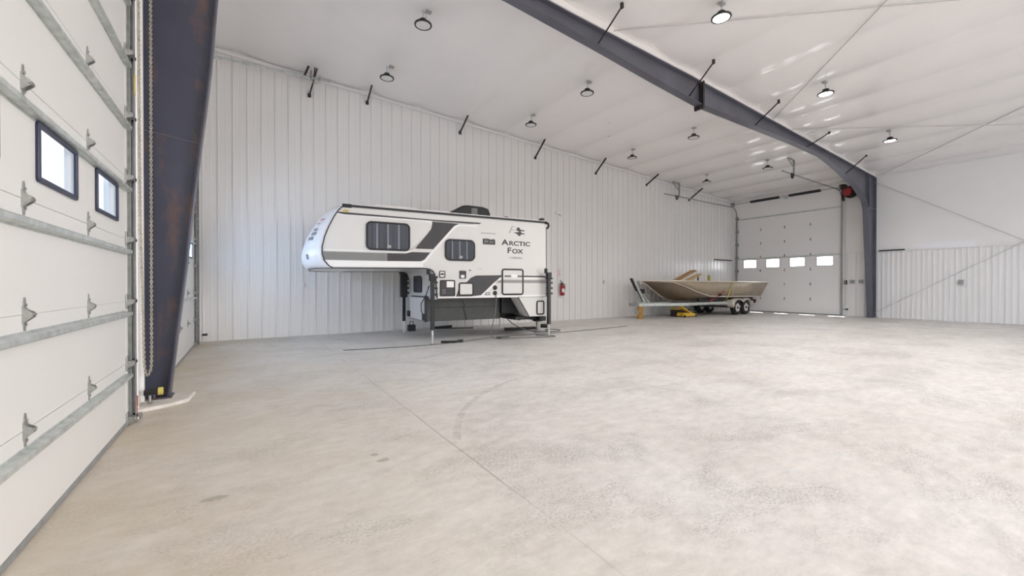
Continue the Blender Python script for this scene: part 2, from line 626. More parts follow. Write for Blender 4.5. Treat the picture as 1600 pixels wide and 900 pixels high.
# ================================================================== OVERHEAD DOORS
def hinge_mb(X, y, z, s, k=1.0):
    mb = MB()
    mb.prism([(y - 0.022 * k, z - 0.03), (y - 0.018 * k, z - 0.05 * k), (y - 0.006, z - 0.10 * k), (y + 0.006, z - 0.10 * k), (y + 0.018 * k, z - 0.05 * k), (y + 0.03 * k, z - 0.02),
              (y + 0.03 * k, z + 0.02), (y + 0.018 * k, z + 0.05 * k), (y + 0.006, z + 0.105 * k), (y - 0.006, z + 0.105 * k), (y - 0.018 * k, z + 0.05 * k), (y - 0.022 * k, z + 0.03)], 0, X, X + s * 0.006)
    for yy in (y - 0.022 * k, y + 0.022 * k):
        mb.prism([(X, z - 0.055 * k), (X + s * 0.016 * k, z - 0.040 * k), (X + s * 0.044 * k, z - 0.012), (X + s * 0.048 * k, z + 0.004), (X + s * 0.040 * k, z + 0.014), (X + s * 0.014 * k, z + 0.032 * k), (X, z + 0.055 * k)], 1, yy - 0.003, yy + 0.003)
    mb.tube([(X + s * 0.038 * k, y - 0.035 * k, z), (X + s * 0.038 * k, y + 0.035 * k, z)], 0.009 * k, 8)
    mb.tube([(X + s * 0.004, y, z + 0.06 * k), (X + s * 0.013, y, z + 0.06 * k)], 0.009 * k, 6)
    mb.tube([(X + s * 0.004, y, z - 0.06 * k), (X + s * 0.013, y, z - 0.06 * k)], 0.009 * k, 6)
    return mb


def overhead_door(name, X, s, dims, nsec, wins, wsec, wz, hy, label, fm, struts, strut_d=0.045, fw=0.03, th=0.05, skin='door'):
    y0, y1, H = dims
    root = thing(name, label, 'garage door', (X, y0, 0))
    root['kind'] = 'structure'
    hs = H / nsec
    for k in range(nsec):
        za, zb = k * hs + (0.02 if k == 0 else 0.002), (k + 1) * hs - 0.002
        mb = MB()
        lo, hi = min(X, X - s * 0.006), max(X, X - s * 0.006)
        mb.c = 0
        fa, fb = X - s * 0.0061, X - s * th
        zc0 = k * hs + (0.02 if k == 0 else 0.0)
        if k == wsec:
            ys = [y0] + [q for w in wins for q in w] + [y1]
            for i in range(0, len(ys), 2):
                mb.box((lo, ys[i], za), (hi, ys[i + 1], zb))
                mb.box((min(fa, fb), ys[i], zc0), (max(fa, fb), ys[i + 1], (k + 1) * hs))
            for w in wins:
                mb.box((lo, w[0], za), (hi, w[1], wz[0]))
                mb.box((lo, w[0], wz[1]), (hi, w[1], zb))
                mb.box((min(fa, fb), w[0], zc0), (max(fa, fb), w[1], za + 0.01))
                mb.box((min(fa, fb), w[0], zb - 0.01), (max(fa, fb), w[1], (k + 1) * hs))
        else:
            mb.box((lo, y0, za), (hi, y1, zb))
            mb.box((min(fa, fb), y0, zc0), (max(fa, fb), y1, (k + 1) * hs))
        # end stile
        mb.box((min(X, X + s * 0.004), y1 - 0.06, za), (max(X, X + s * 0.004), y1, zb))
        mb.build('door_section', M[skin], root)
    MB().box((min(X - s * th, X + s * 0.006), y0, 0), (max(X - s * th, X + s * 0.006), y1, 0.045)).build('bottom_seal', M['galvd'], root, bevel=0.008)
    for w in wins:
        mb = MB()
        mb.frame(0, w[0] - 0.012, w[1] + 0.012, wz[0] - 0.012, wz[1] + 0.012, fw, X - s * 0.002, X + s * 0.016, 0.02, 3)
        f = mb.build('window_frame', fm, root, bevel=0.004)
        MB().box((min(X - s * th * 0.6, X - s * th * 0.68), w[0] + 0.002, wz[0] + 0.002), (max(X - s * th * 0.6, X - s * th * 0.68), w[1] - 0.002, wz[1] - 0.002)).build('pane', M['pane'], f)
    for z in struts:
        mb = MB()
        # hat shaped stiffener: flange, web, lip
        d = strut_d
        e = d * 0.93
        poly = [(X, z), (X + s * d * 0.9, z + 0.003), (X + s * d, z + 0.008), (X + s * d, z + e - 0.008), (X + s * d * 0.9, z + e - 0.003), (X, z + e), (X, z + e + 0.014), (X + s * 0.003, z + e + 0.014), (X + s * 0.003, z - 0.012), (X, z - 0.012)]
        mb.prism(poly, 1, y0 + 0.02, y1 - 0.005)
        mb.build('strut', M['galv'], root, bevel=0.003)
    first = None
    for k in range(1, nsec):
        for y in hy:
            if first is None:
                first = hinge_mb(X, y, k * hs, s, 0.85).build('hinge', M['steel'], root)
                f0 = (y, k * hs)
            else:
                c = first.copy()
                C.objects.link(c)
                c.location = (0, y - f0[0], k * hs - f0[1])
    # end hinges with rollers into the track
    first = None
    for k in range(nsec + 1):
        z = max(0.06, k * hs)
        if first is None:
            mb = MB()
            mb.box((min(X, X + s * 0.012), y1 - 0.07, z - 0.07), (max(X, X + s * 0.012), y1 - 0.005, z + 0.07))
            mb.prism([(X, z + 0.03), (X + s * 0.06, z + 0.016), (X + s * 0.06, z - 0.02), (X, z - 0.05)], 1, y1 - 0.05, y1 + 0.03)
            mb.tube([(X + s * 0.03, y1 - 0.06, z), (X + s * 0.03, y1 + 0.10, z)], 0.008, 8)
            first = mb.build('roller_bracket', M['steel'], root, bevel=0.003)
            w = MB().lathe([(0.006, -0.012), (0.024, -0.012), (0.026, 0), (0.024, 0.012), (0.006, 0.012)], (X + s * 0.034, y1 + 0.10, z), 1, 14).build('roller', M['black'], first)
            z00 = z
        else:
            c = copy_tree(first)
            c.parent = root
            c.location = (0, 0, z - z00)
    return root


def wset(c0, step, n, w):
    return [(c0 + step * i - w / 2, c0 + step * i + w / 2) for i in range(n)]


hs = 0.6
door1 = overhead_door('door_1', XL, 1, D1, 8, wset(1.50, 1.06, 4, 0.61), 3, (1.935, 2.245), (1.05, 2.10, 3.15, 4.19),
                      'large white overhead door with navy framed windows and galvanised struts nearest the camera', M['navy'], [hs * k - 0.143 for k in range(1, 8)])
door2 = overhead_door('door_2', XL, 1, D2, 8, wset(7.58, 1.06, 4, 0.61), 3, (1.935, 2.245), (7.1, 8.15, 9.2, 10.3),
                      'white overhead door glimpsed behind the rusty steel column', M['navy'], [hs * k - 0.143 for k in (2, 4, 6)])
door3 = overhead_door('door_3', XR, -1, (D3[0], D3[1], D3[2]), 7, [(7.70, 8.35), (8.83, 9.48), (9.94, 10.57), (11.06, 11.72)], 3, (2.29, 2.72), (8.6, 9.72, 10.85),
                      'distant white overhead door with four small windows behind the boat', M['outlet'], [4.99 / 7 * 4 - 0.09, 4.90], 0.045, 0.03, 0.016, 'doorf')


def vtrack(mb, X, s, y, h, d=0.092):
    # jamb angle and the roller channel
    mb.c = 0
    mb.box((min(X - s * 0.02, X + s * d * 0.5), y + 0.05, 0.02), (max(X - s * 0.02, X + s * d * 0.5), y + 0.056, h))
    mb.c = 1
    a = d * 0.33
    pts = [(X + s * a, y), (X + s * a, y + 0.05), (X + s * d, y + 0.05), (X + s * d, y), (X + s * (d - 0.005), y), (X + s * (d - 0.005), y + 0.044), (X + s * (a + 0.005), y + 0.044), (X + s * (a + 0.005), y)]
    mb.prism(pts, 2, 0.02, h)
    mb.c = 0


# tracks of the near left door
t = thing('door_track', 'galvanised vertical track beside the near overhead door with yellow sticker', 'door track', (XL, 5.55, 0))
mb = MB()
vtrack(mb, XL, 1, 5.42, 5.6, 0.05)
mb.build('vertical_track', [M['galv'], M['galvd']], t, bevel=0.002)
mb = MB()
for z in (0.3, 0.9, 1.5, 2.1, 2.7, 3.3, 3.9, 4.5):
    mb = MB().box((XL - 0.015, 5.477, z), (XL + 0.025, 5.53, z + 0.04))
    mb.tube([(XL + 0.02, 5.50, z + 0.02), (XL + 0.038, 5.50, z + 0.02)], 0.010, 6)
    mb.build('track_bracket', M['steel'], t)
MB().box((XL + 0.0505, 5.42, 3.24), (XL + 0.053, 5.47, 3.44)).build('caution_sticker', M['ystick'], t)
MB().box((XL - 0.02, 5.66, 3.62), (XL - 0.012, 5.80, 3.74)).build('inspection_sticker', M['lime'], t)
mb = MB().box((XL - 0.0, 5.54, 0.10), (XL + 0.03, 5.66, 0.22))
mb.box((XL + 0.0, 5.48, 0.06), (XL + 0.05, 5.52, 0.17))
mb.build('red_guide_block', M['redo'], t, bevel=0.01)
MB().box((XL + 0.0, 5.43, 0.0), (XL + 0.07, 5.62, 0.05)).build('track_foot', M['steel'], t, bevel=0.008)


def full_track(label, X, s, y, zt, xr, hanger_x, zc):
    t = thing('door_track', label, 'door track', (X, y, 0))
    mb = MB()
    vtrack(mb, X, s, y, zt - 0.45)
    mb.build('vertical_track', [M['galvd'], M['galvd']], t, bevel=0.002)
    # bend and horizontal run
    pts = []
    for k in range(9):
        a = PI / 2 * k / 8
        pts.append((X + s * (0.06 + 0.42 * (1 - math.cos(a))), y + 0.025, zt - 0.45 + 0.42 * math.sin(a)))
    pts.append((xr, y + 0.025, zt + (ceil_z(xr) - ceil_z(X)) * (0.0)))
    MB().tube(pts, 0.03, 4, True).build('horizontal_track', M['galvd'], t)
    mb = MB()
    zc = ceil_z(hanger_x) - 0.03
    mb.bar((hanger_x, y + 0.05, zt), (hanger_x, y + 0.05, zc), 0.05, 0.05)
    mb.bar((hanger_x - s * -0.5, y + 0.05, zc - 0.02), (hanger_x + s * -0.02, y + 0.05, zc - 0.0), 0.05, 0.04)
    mb.bar((hanger_x + s * 0.5, y + 0.05, zc - 0.02), (hanger_x, y + 0.05, zt + 0.28), 0.03, 0.03)
    mb.build('hanger', M['galvd'], t)
    hb = MB()
    hb.tube([(hanger_x + s * 0.3, y, zt + 0.02), (hanger_x + s * 0.32, y, zt - 0.1), (hanger_x + s * 0.25, y, zt - 0.18), (hanger_x + s * 0.17, y, zt - 0.1), (hanger_x + s * 0.18, y, zt + 0.02)], 0.028, 8)
    hb.build('bumper_spring', M['black'], t)
    return t


full_track('grey door track nearest the boat running back under the ceiling in the corner', XR, -1, 12.05, 5.62, 16.3, 17.45, 6.3)
full_track('grey door track beside the red chain hoist running under the ceiling', XR, -1, 7.34, 5.66, 16.9, 17.9, 6.3)

# left second door's track along the ribbed wall
t = thing('door_track', 'galvanised track rising along the ribbed wall behind the steel column', 'door track', (XL, 11.6, 0))
mb = MB()
vtrack(mb, XL, 1, 11.6, 6.3)
mb.build('vertical_track', [M['galvd'], M['galvd']], t)
pts = []
for k in range(9):
    a = PI / 2 * k / 8
    pts.append((XL + 0.06 + 0.5 * (1 - math.cos(a)), 11.85, 6.22 + 0.5 * math.sin(a)))
pts.append((1.92, 11.85, 6.80))
MB().tube(pts, 0.035, 4).build('horizontal_track', M['galv'], t)
mb = MB()
mb.bar((1.40, 11.85, 7.06), (1.30, 11.85, 6.78), 0.05, 0.05)
mb.bar((1.55, 11.85, 7.06), (1.53, 11.85, 6.80), 0.05, 0.03)
mb.build('hanger', M['brace'], t)
MB().tube([(1.46, 11.8, 6.95), (1.44, 11.8, 6.76), (1.50, 11.8, 6.66), (1.60, 11.8, 6.65), (1.66, 11.8, 6.72), (1.66, 11.8, 6.82)], 0.022, 8).build('bumper_spring', M['steel'], t)
MB().box((XL + 0.10, 12.12, 0.16), (XL + 0.20, 12.3, 0.20)).build('door_stop', M['blackm'], t)

# torsion springs over the far door
t = thing('torsion_spring_shaft', 'steel shaft with two black torsion springs above the distant door', 'door spring', (22.2, 7.2, 5.74))
MB().tube([(22.22, 7.15, 5.74), (22.22, 12.2, 5.74)], 0.016, 8).build('shaft', M['galvd'], t)
for a, b in ((11.2, 9.82), (9.38, 8.07)):
    pts, n = [], 46
    for k in range(n * 8 + 1):
        an = 2 * PI * k / 8
        pts.append((22.22 + 0.055 * math.cos(an), a + (b - a) * k / (n * 8), 5.74 + 0.055 * math.sin(an)))
    MB().tube(pts, 0.016, 5).build('spring', M['black'], t)
for y in (7.28, 12.12):
    MB().lathe([(0.02, -0.05), (0.12, -0.05), (0.085, -0.03), (0.085, 0.04), (0.12, 0.05), (0.02, 0.05)], (22.22, y, 5.74), 1, 20).build('cable_drum', M['galvd'], t)
mb = MB().box((22.18, 9.57, 5.66), (22.55, 9.63, 5.80))
mb.box((22.19, 9.46, 5.70), (22.25, 9.76, 5.78))
mb.build('centre_bracket', M['galv'], t, bevel=0.006)

# red chain hoist beside the far column
t = thing('chain_hoist', 'red and black chain hoist high beside the far steel column', 'hoist', (22.2, 6.98, 5.45))
MB().lathe([(0.02, 0.05), (0.25, 0.05), (0.27, 0.02), (0.24, 0.0), (0.27, -0.03), (0.25, -0.06), (0.02, -0.06)], (22.18, 6.93, 5.45), 0, 28).build('hand_wheel', M['black'], t)
mb = MB()
mb.prism(rrect(6.86, 7.17, 5.28, 5.62, 0.09, 5), 0, 22.0, 22.2)
mb.build('gear_cover', M['red'], t, bevel=0.03)
mb = MB().box((22.05, 7.12, 5.58), (22.4, 7.26, 5.82))
mb.box((22.1, 7.18, 5.1), (22.3, 7.24, 5.6))
mb.build('mounting_plate', M['blackm'], t, bevel=0.01)
MB().box((22.2, 6.95, 5.40), (XR, 7.05, 5.50)).build('wall_arm', M['galvd'], t)
t = thing('pull_chain', 'long pale chain hanging from the red hoist', 'chain', (22.1, 7.02, 0.4))
mb = MB()
mb.tube([(22.12, 7.20, 5.3), (22.12, 7.20, 0.5), (22.12, 7.16, 0.42), (22.12, 7.10, 0.5), (22.12, 7.10, 5.25)], 0.012, 6)
mb.build('chain_loop', M['chain'], t)
t['label'] = 'long pale pull chain hanging from the red hoist'

# chain on the near column
t = thing('hoist_chain', 'zinc link chain loop hanging in front of the near steel column', 'chain', (-0.9, 6.02, 0.38))


def link_chain(path, pitch=0.026):
    mb = MB()
    P = [Vector(p) for p in path]
    segs, tot = [], 0
    for a, b in zip(P, P[1:]):
        segs.append((tot, a, b))
        tot += (b - a).length
    n = int(tot / pitch)
    for i in range(n):
        d = i * pitch
        for t0, a, b in reversed(segs):
            if d >= t0:
                q = a + (b - a).normalized() * (d - t0)
                dr = (b - a).normalized()
                break
        side = dr.cross(Vector((1, 0.3, 0))).normalized()
        if i % 2:
            side = dr.cross(side).normalized()
        pts = []
        for k in range(8):
            an = 2 * PI * k / 8
            pts.append(q + dr * 0.020 * math.cos(an) + side * 0.0105 * math.sin(an))
        mb.tube(pts, 0.0042, 4, False, True)
    return mb


loop = [(-0.868, 6.02, 6.1), (-0.877, 6.02, 0.56)]
for k in range(1, 8):
    a = PI * k / 8
    loop.append((-0.909 + 0.032 * math.cos(a), 6.02, 0.56 - 0.20 * math.sin(a) ** 0.8))
loop += [(-0.941, 6.02, 0.56), (-0.967, 6.02, 2.17), (-0.975, 6.02, 6.1)]
link_chain(loop).build('chain_loop', M['chain'], t)
t2 = thing('door_shaft', 'chain wheel and shaft high above the near overhead door', 'hoist', (XL + 0.1, 5.9, 6.1))
MB().lathe([(0.02, 0.03), (0.06, 0.03), (0.05, 0.0), (0.06, -0.03), (0.02, -0.03)], (-0.92, 6.02, 6.1), 1, 20).build('wheel', M['galvd'], t2)
MB().tube([(-0.92, 0.8, 6.1), (-0.92, 6.08, 6.1)], 0.016, 8).build('shaft', M['galvd'], t2)
MB().box((XL - 0.02, 5.7, 6.0), (-0.88, 5.76, 6.2)).build('bearing_plate', M['galv'], t2)

# door sensor at the column foot
t = thing('door_sensor', 'small black and yellow door sensor at the foot of the near column', 'sensor', (-0.93, 5.98, 0.14))
MB().box((-0.93, 5.90, 0.15), (-0.82, 5.98, 0.21)).build('body', M['black'], t, bevel=0.008)
MB().lathe([(0.012, -0.02), (0.042, -0.02), (0.042, 0.02), (0.012, 0.02)], (-0.79, 5.94, 0.18), 0, 18, True).build('ring', M['strap'], t)
MB().tube([(-0.88, 5.94, 0.06), (-0.88, 5.94, 0.16)], 0.012, 8).build('post', M['steel'], t)
MB().box((-0.90, 5.92, 0.055), (-0.86, 5.96, 0.075)).build('foot', M['steel'], t)


# ================================================================== STEEL FRAME
BOT = [(-0.752, 0.05), (-0.664, 0.9), (-0.582, 1.66), (-0.531, 2.25), (-0.447, 3.04), (-0.403, 3.44), (-0.348, 3.98), (-0.279, 4.94), (0.25, 6.10), (1.2, 6.62),
       (4.0, 6.53), (6.1, 6.35), (8.0, 6.16), (9.85, 6.00), (12.66, 6.01), (14.95, 6.02), (17.2, 5.97),
       (18.17, 5.81), (19.26, 5.57), (20.35, 5.33), (21.35, 4.90), (21.55, 4.55), (21.62, 4.1), (21.73, 3.16), (21.85, 2.33), (21.99, 1.17), (22.10, 0.0)]
TOP = lambda x: ceil_z(x) - 0.115 - 0.065 * min(1, max(0, (9.5 - x) / 4))
fr = thing('steel_frame', 'blue grey steel portal frame with rust stained near column and long roof beam', 'steel frame', (XL, YF, 0))
OUT = XL - 0.03
lefti, righti = 5, 12


def web_poly(pts, close):
    return pts + close


mb = MB()
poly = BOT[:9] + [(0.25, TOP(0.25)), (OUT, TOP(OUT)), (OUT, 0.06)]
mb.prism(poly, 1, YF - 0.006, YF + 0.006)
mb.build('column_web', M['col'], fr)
mb = MB()
poly = BOT[8:22] + [(22.5, 4.55), (22.5, TOP(22.5)), (9.5, TOP(9.5)), (7.5, TOP(7.5)), (5.5, TOP(5.5)), (0.25, TOP(0.25))]
mb.prism(poly, 1, YF - 0.006, YF + 0.006)
mb.build('beam_web', M['beam'], fr)
mb = MB()
poly = BOT[21:] + [(22.5, 0.0), (22.5, 4.55)]
mb.prism(poly, 1, YF - 0.006, YF + 0.006)
mb.build('column_web', M['beam'], fr)


def flange(pts, m, name):
    mb = MB()
    n = len(pts)
    vs, fs = [], []
    for i, p in enumerate(pts):
        a = Vector(pts[max(i - 1, 0)])
        b = Vector(pts[min(i + 1, n - 1)])
        d = (b - a).normalized()
        nx, nz = d.y * 0.008, -d.x * 0.008
        for yy in (YF - 0.10, YF + 0.10):
            vs.append((p[0] - nx, yy, p[1] - nz))
            vs.append((p[0] + nx, yy, p[1] + nz))
    for i in range(n - 1):
        a, b = 4 * i, 4 * i + 4
        fs += [(a, a + 2, b + 2, b), (a + 1, b + 1, b + 3, a + 3), (a, b, b + 1, a + 1), (a + 2, a + 3, b + 3, b + 2)]
    fs += [(0, 1, 3, 2), (4 * n - 4, 4 * n - 2, 4 * n - 1, 4 * n - 3)]
    mb.add(vs, fs)
    return mb.build(name, m, fr)


flange(BOT[:10], M['col'], 'inner_flange')
flange(BOT[9:14], M['beam'], 'beam_flange')
flange(BOT[13:22], M['beam'], 'beam_flange')
flange(BOT[21:], M['beam'], 'inner_flange')
flange([(x, TOP(x)) for x in (OUT, 5.5, 7.5, 9.5, 22.5)], M['beam'], 'top_flange')
flange([(OUT, 0.06), (OUT, TOP(OUT))], M['col'], 'outer_flange')
flange([(22.5, 0.0), (22.5, TOP(22.5))], M['beam'], 'outer_flange')
# splice at the beam and stiffeners
mb = MB().box((9.82, YF - 0.13, 5.90), (9.88, YF + 0.13, TOP(9.8) + 0.03))
for z in (5.95, 6.12, 6.4, 6.5):
    for y in (YF - 0.07, YF + 0.07):
        mb.tube([(9.78, y, z), (9.92, y, z)], 0.02, 6)
mb.build('splice_plate', M['brace'], fr)
mb = MB().box((21.70, YF - 0.10, 4.62), (21.73, YF + 0.10, TOP(21.7)))
mb.build('stiffener', M['beam'], fr)
MB().bar((21.6, YF - 0.05, 4.56), (22.5, YF - 0.05, 4.62), 0.10, 0.02).build('stiffener', M['beam'], fr)
MB().bar((OUT, YF - 0.008, 3.14), (-0.45, YF - 0.008, 3.07), 0.008, 0.008).build('weld_seam', M['beam'], fr)
MB().prism([(1.0, TOP(1.0) + 0.01), (5.5, TOP(5.5) + 0.01), (9.5, TOP(9.5) + 0.01), (22.4, TOP(22.4) + 0.01), (22.4, ceil_z(22.4) - 0.0), (1.0, ceil_z(1.0) - 0.0)], 1, YF - 0.12, YF + 0.12).build('thermal_strip', M['vinyl'], fr)
mb = MB().box((OUT - 0.02, YF - 0.11, 0.04), (-0.72, YF + 0.11, 0.065))
for x in (-0.88, -0.76):
    for y in (YF - 0.08, YF + 0.08):
        mb.tube([(x, y, 0.06), (x, y, 0.11)], 0.014, 6)
mb.build('base_plate', M['col'], fr)
mb = MB()
mb.prism([(XL - 0.02, 5.72), (-0.72, 5.86), (-0.55, 6.0), (-0.52, 6.42), (XL - 0.02, 6.45)], 2, 0.0, 0.045)
mb.build('grout_pad', M['grout'], fr, bevel=0.012)
MB().box((22.1, YF - 0.14, 0), (22.52, YF + 0.14, 0.03)).build('base_plate', M['beam'], fr)
# braces from the lower flange up to the roof purlins, on the camera side
for x in (3.1, 6.16, 9.3, 12.5, 15.9, 19.2):
    zb = [b[1] for b in BOT]
    for (xa, za), (xb, zb_) in zip(BOT[9:], BOT[10:]):
        if xa <= x <= xb:
            zb = za + (zb_ - za) * (x - xa) / (xb - xa)
            break
    mb = MB().bar((x, YF - 0.07, zb + 0.03), (x + 0.02, 5.55, ceil_z(x) - 0.06), 0.035, 0.012, (1, 0, 0))
    mb.box((x - 0.01, 5.525, ceil_z(x) - 0.10), (x + 0.04, 5.575, ceil_z(x) - 0.0))
    mb.build('flange_brace', M['brace'], fr)

# braces of the end wall's hidden frame
ordw = ['leftmost', 'second from the left', 'third from the left', 'fourth from the left', 'fifth from the left', 'sixth from the left', 'rightmost']
for i, (x0, z0, x1) in enumerate(((1.47, 6.50, 1.61), (2.99, 6.67, 3.02), (5.97, 6.41, 6.06), (9.05, 6.10, 9.2), (12.15, 5.99, 12.33), (15.33, 5.94, 15.66), (18.55, 5.62, 19.1))):
    t = thing('wall_brace', 'dark slanting steel brace where ribbed wall meets ceiling, %s of seven' % ordw[i], 'brace', (x0, YE, z0), 'dark braces along the top of the ribbed wall')
    MB().bar((x0, YE - 0.01, z0), (x1, 11.90, ceil_z(x1) + 0.0), 0.06, 0.03, (1, 0, 0)).build('bar', M['brace'], t)
    mb = MB().box((x0 - 0.04, YE - 0.05, z0 - 0.05), (x0 + 0.04, YE, z0 + 0.05))
    mb.build('end_clip', M['brace'], t, bevel=0.008)

# roof and wall bracing rods
def rod(a, b, label):
    o = MB().tube([a, b], 0.011, 6).build('bracing_rod', M['rod'])
    tag(o, label, 'rod', 'thin steel bracing rods')


def on_ceil(x, y, d=0.085):
    return (x, y, ceil_z(x) - d)


rod(on_ceil(6.5, 6.2), on_ceil(12.6, 0.1), 'thin steel rod crossing the ceiling past the nearest lit lamp')
rod(on_ceil(13.55, 6.2), on_ceil(7.4, 0.1), 'thin steel rod slanting over the ceiling past the middle lit lamp')
rod(on_ceil(22.3, 6.0), on_ceil(15.9, 0.1), 'thin steel rod from the top of the far column over the ceiling')
rod(on_ceil(14.6, 6.2), on_ceil(21.3, 0.1), 'thin steel rod on the ceiling above the farthest lit lamp')
rod((XR - 0.08, 6.2, 5.76), (XR - 0.08, 0.1, 1.43), 'thin steel rod descending across the smooth far wall')
rod((XR - 0.08, 6.2, 0.2), (XR - 0.08, 0.1, 4.28), 'thin steel rod rising across the ribbed liner from the far column foot')


# ================================================================== LAMPS
def make_lamp(lit):
    t = thing('high_bay_lamp', 'x', 'lamp', (0, 0, 0), 'round high bay lamps under the ceiling')
    # origin: centre of the lens face
    MB().lathe([(0.0, 0.018), (0.145, 0.018), (0.145, 0.0), (0.172, 0.0), (0.178, 0.012), (0.172, 0.030), (0.120, 0.045), (0.075, 0.075), (0.07, 0.12), (0.0, 0.125)], (0, 0, 0), 2, 36).build('housing', M['black'], t, local=True)
    MB().lathe([(0.0, 0.004), (0.148, 0.004), (0.148, 0.016), (0.0, 0.016)], (0, 0, 0), 2, 36).build('lens', M['lensOn'] if lit else M['lens'], t, local=True)
    mb = MB()
    mb.tube([(0, 0, 0.12), (0, 0, 0.25)], 0.006, 6)
    mb.tube([(0.0, 0.0, 0.25), (0.02, 0, 0.28), (0.0, 0, 0.31), (-0.02, 0, 0.28)], 0.006, 6, True, True)
    mb.build('hook', M['galvd'], t, local=True)
    MB().tube([(0.03, 0.01, 0.11), (0.07, 0.03, 0.22), (0.05, 0.05, 0.33), (0.13, 0.07, 0.37)], 0.006, 6).build('power_cord', M['outlet'], t, local=True)
    MB().box((0.08, 0.02, 0.345), (0.20, 0.12, 0.385)).build('junction_box', M['outlet'], t, local=True, bevel=0.006)
    return t


LX = (3.04, 7.55, 12.25, 17.1)
n_un = None
lab = {
    (0, 0): 'large dark rimmed unlit lamp nearest the top, left of the steel beam',
    (1, 0): 'dark rimmed unlit ceiling lamp, second in the row beside the beam',
    (2, 0): 'dark rimmed unlit ceiling lamp just below the bolted splice of the beam',
    (3, 0): 'small dark rimmed unlit lamp above the red hoist and distant door',
    (0, 1): 'dark rimmed unlit lamp, leftmost in the row along the ribbed wall',
    (1, 1): 'dark rimmed unlit lamp second from the left in the row along the ribbed wall',
    (2, 1): 'dark rimmed unlit lamp third from the left in the row along the ribbed wall',
    (3, 1): 'small dark rimmed unlit lamp in the far corner above the boat',
    (0, 2): 'bright lit ceiling lamp above the near overhead door, leftmost of the lit row',
    (1, 2): 'bright lit ceiling lamp nearest the top of the photo, right of the beam',
    (2, 2): 'bright lit ceiling lamp in the middle of the lit row right of the beam',
    (3, 2): 'bright lit ceiling lamp farthest away, right of the far column',
    (1, 3): 'bright lit ceiling lamp overhead behind the photographer, nearest the overhead doors',
    (2, 3): 'bright lit ceiling lamp overhead behind the photographer, in the middle of the room',
}
protos = {False: make_lamp(False), True: make_lamp(True)}
used = {False: False, True: False}
LAMPS = []
for j, (Y, lit) in enumerate(((7.97, False), (10.5, False), (4.35, True), (0.9, True))):
    for i, X in enumerate(LX):
        if (i, j) in ((0, 3), (3, 3)):
            continue
        o = protos[lit] if not used[lit] else copy_tree(protos[lit])
        used[lit] = True
        o['label'] = lab[(i, j)]
        z = ceil_z(X) - 0.395
        o.location = (X, Y, z)
        if lit:
            LAMPS.append((X, Y, z))
for k, (x, y) in enumerate(((9.95, 9.47), (10.76, 10.25))):
    o = MB().lathe([(0.0, 0.0), (0.05, 0.0), (0.07, -0.03), (0.03, -0.06), (0.0, -0.065)], (x, y, ceil_z(x) - 0.02), 2, 14).build('ceiling_hook', M['trimw'])
    tag(o, ['small white ceiling boss right of the beamside lamps', 'small white ceiling boss nearer the ribbed wall, below the other'][k], 'ceiling hook', 'small white bosses on the ceiling')

# ================================================================== WALL FITTINGS


def outlet_box(x, y, z, ax, label, m='outlet', w=0.11, hgt=0.13):
    t = thing('wall_outlet', label, 'outlet', (x, y, z), 'outlet boxes on the walls')
    mb = MB()
    if ax == 'y':
        mb.box((x - w / 2, y - 0.07, z - hgt / 2), (x + w / 2, y - 0.0, z + hgt / 2))
        mb.build('box', M[m], t, bevel=0.01)
        MB().box((x - w * 0.32, y - 0.078, z - hgt * 0.36), (x + w * 0.32, y - 0.068, z + hgt * 0.36)).build('cover', M['trimw'], t, bevel=0.004)
    else:
        mb.box((x - 0.07, y - w / 2, z - hgt / 2), (x + 0.0, y + w / 2, z + hgt / 2))
        mb.build('box', M[m], t, bevel=0.01)
        MB().box((x - 0.078, y - w * 0.32, z - hgt * 0.36), (x - 0.068, y + w * 0.32, z + hgt * 0.36)).build('cover', M['galvd'], t, bevel=0.004)


outlet_box(1.27, YE, 1.37, 'y', 'small white outlet box on the ribbed wall under the camper nose', 'trimw')
outlet_box(12.62, YE, 1.5, 'y', 'small outlet box on the ribbed wall between extinguisher and boat')
outlet_box(XR, 6.98, 1.53, 'x', 'grey outlet box left of its twin beside the far column', 'outlet', 0.16, 0.16)
outlet_box(XR, 6.68, 1.53, 'x', 'grey outlet box right of its twin, against the far column', 'outlet', 0.16, 0.16)
outlet_box(XR, 3.69, 1.48, 'x', 'grey outlet box alone on the far ribbed liner', 'outlet', 0.14, 0.18)
t = thing('door_control', 'small black door control beside the far door track', 'control box', (XR, 7.22, 1.5))
MB().box((XR - 0.10, 7.17, 1.40), (XR, 7.26, 1.60)).build('box', M['blackm'], t, bevel=0.01)
MB().lathe([(0.02, 0), (0.02, 0.02)], (XR - 0.12, 7.215, 1.54), 0, 10).build('button', M['outlet'], t)
t = thing('chain_keeper', 'small dark chain keeper low beside the far door track', 'bracket', (XR, 7.2, 0.3))
MB().box((XR - 0.08, 7.13, 0.26), (XR, 7.22, 0.33)).build('plate', M['blackm'], t, bevel=0.008)
MB().tube([(XR - 0.08, 7.17, 0.30), (XR - 0.42, 7.17, 0.30), (XR - 0.45, 7.17, 0.34)], 0.01, 6).build('hook', M['blackm'], t)
tag(MB().box((20.75, YE - 0.07, 2.70), (22.42, YE - 0.02, 2.76)).build('wall_bar', M['brace'], bevel=0.006), 'short dark horizontal bar on the wall in the corner left of the distant door', 'bar')
tag(MB().box((XR - 0.1, 5.25, 2.80), (XR - 0.05, 6.06, 2.85)).build('wall_bar', M['brace'], bevel=0.006), 'short dark horizontal bar on the wall right of the far column', 'bar')
t = thing('wall_sensor', 'tiny white sensor high on the ribbed wall right of the camper', 'sensor', (10.1, YE, 4.15))
MB().box((10.02, YE - 0.07, 4.10), (10.12, YE, 4.22)).build('body', M['trimw'], t, bevel=0.01)
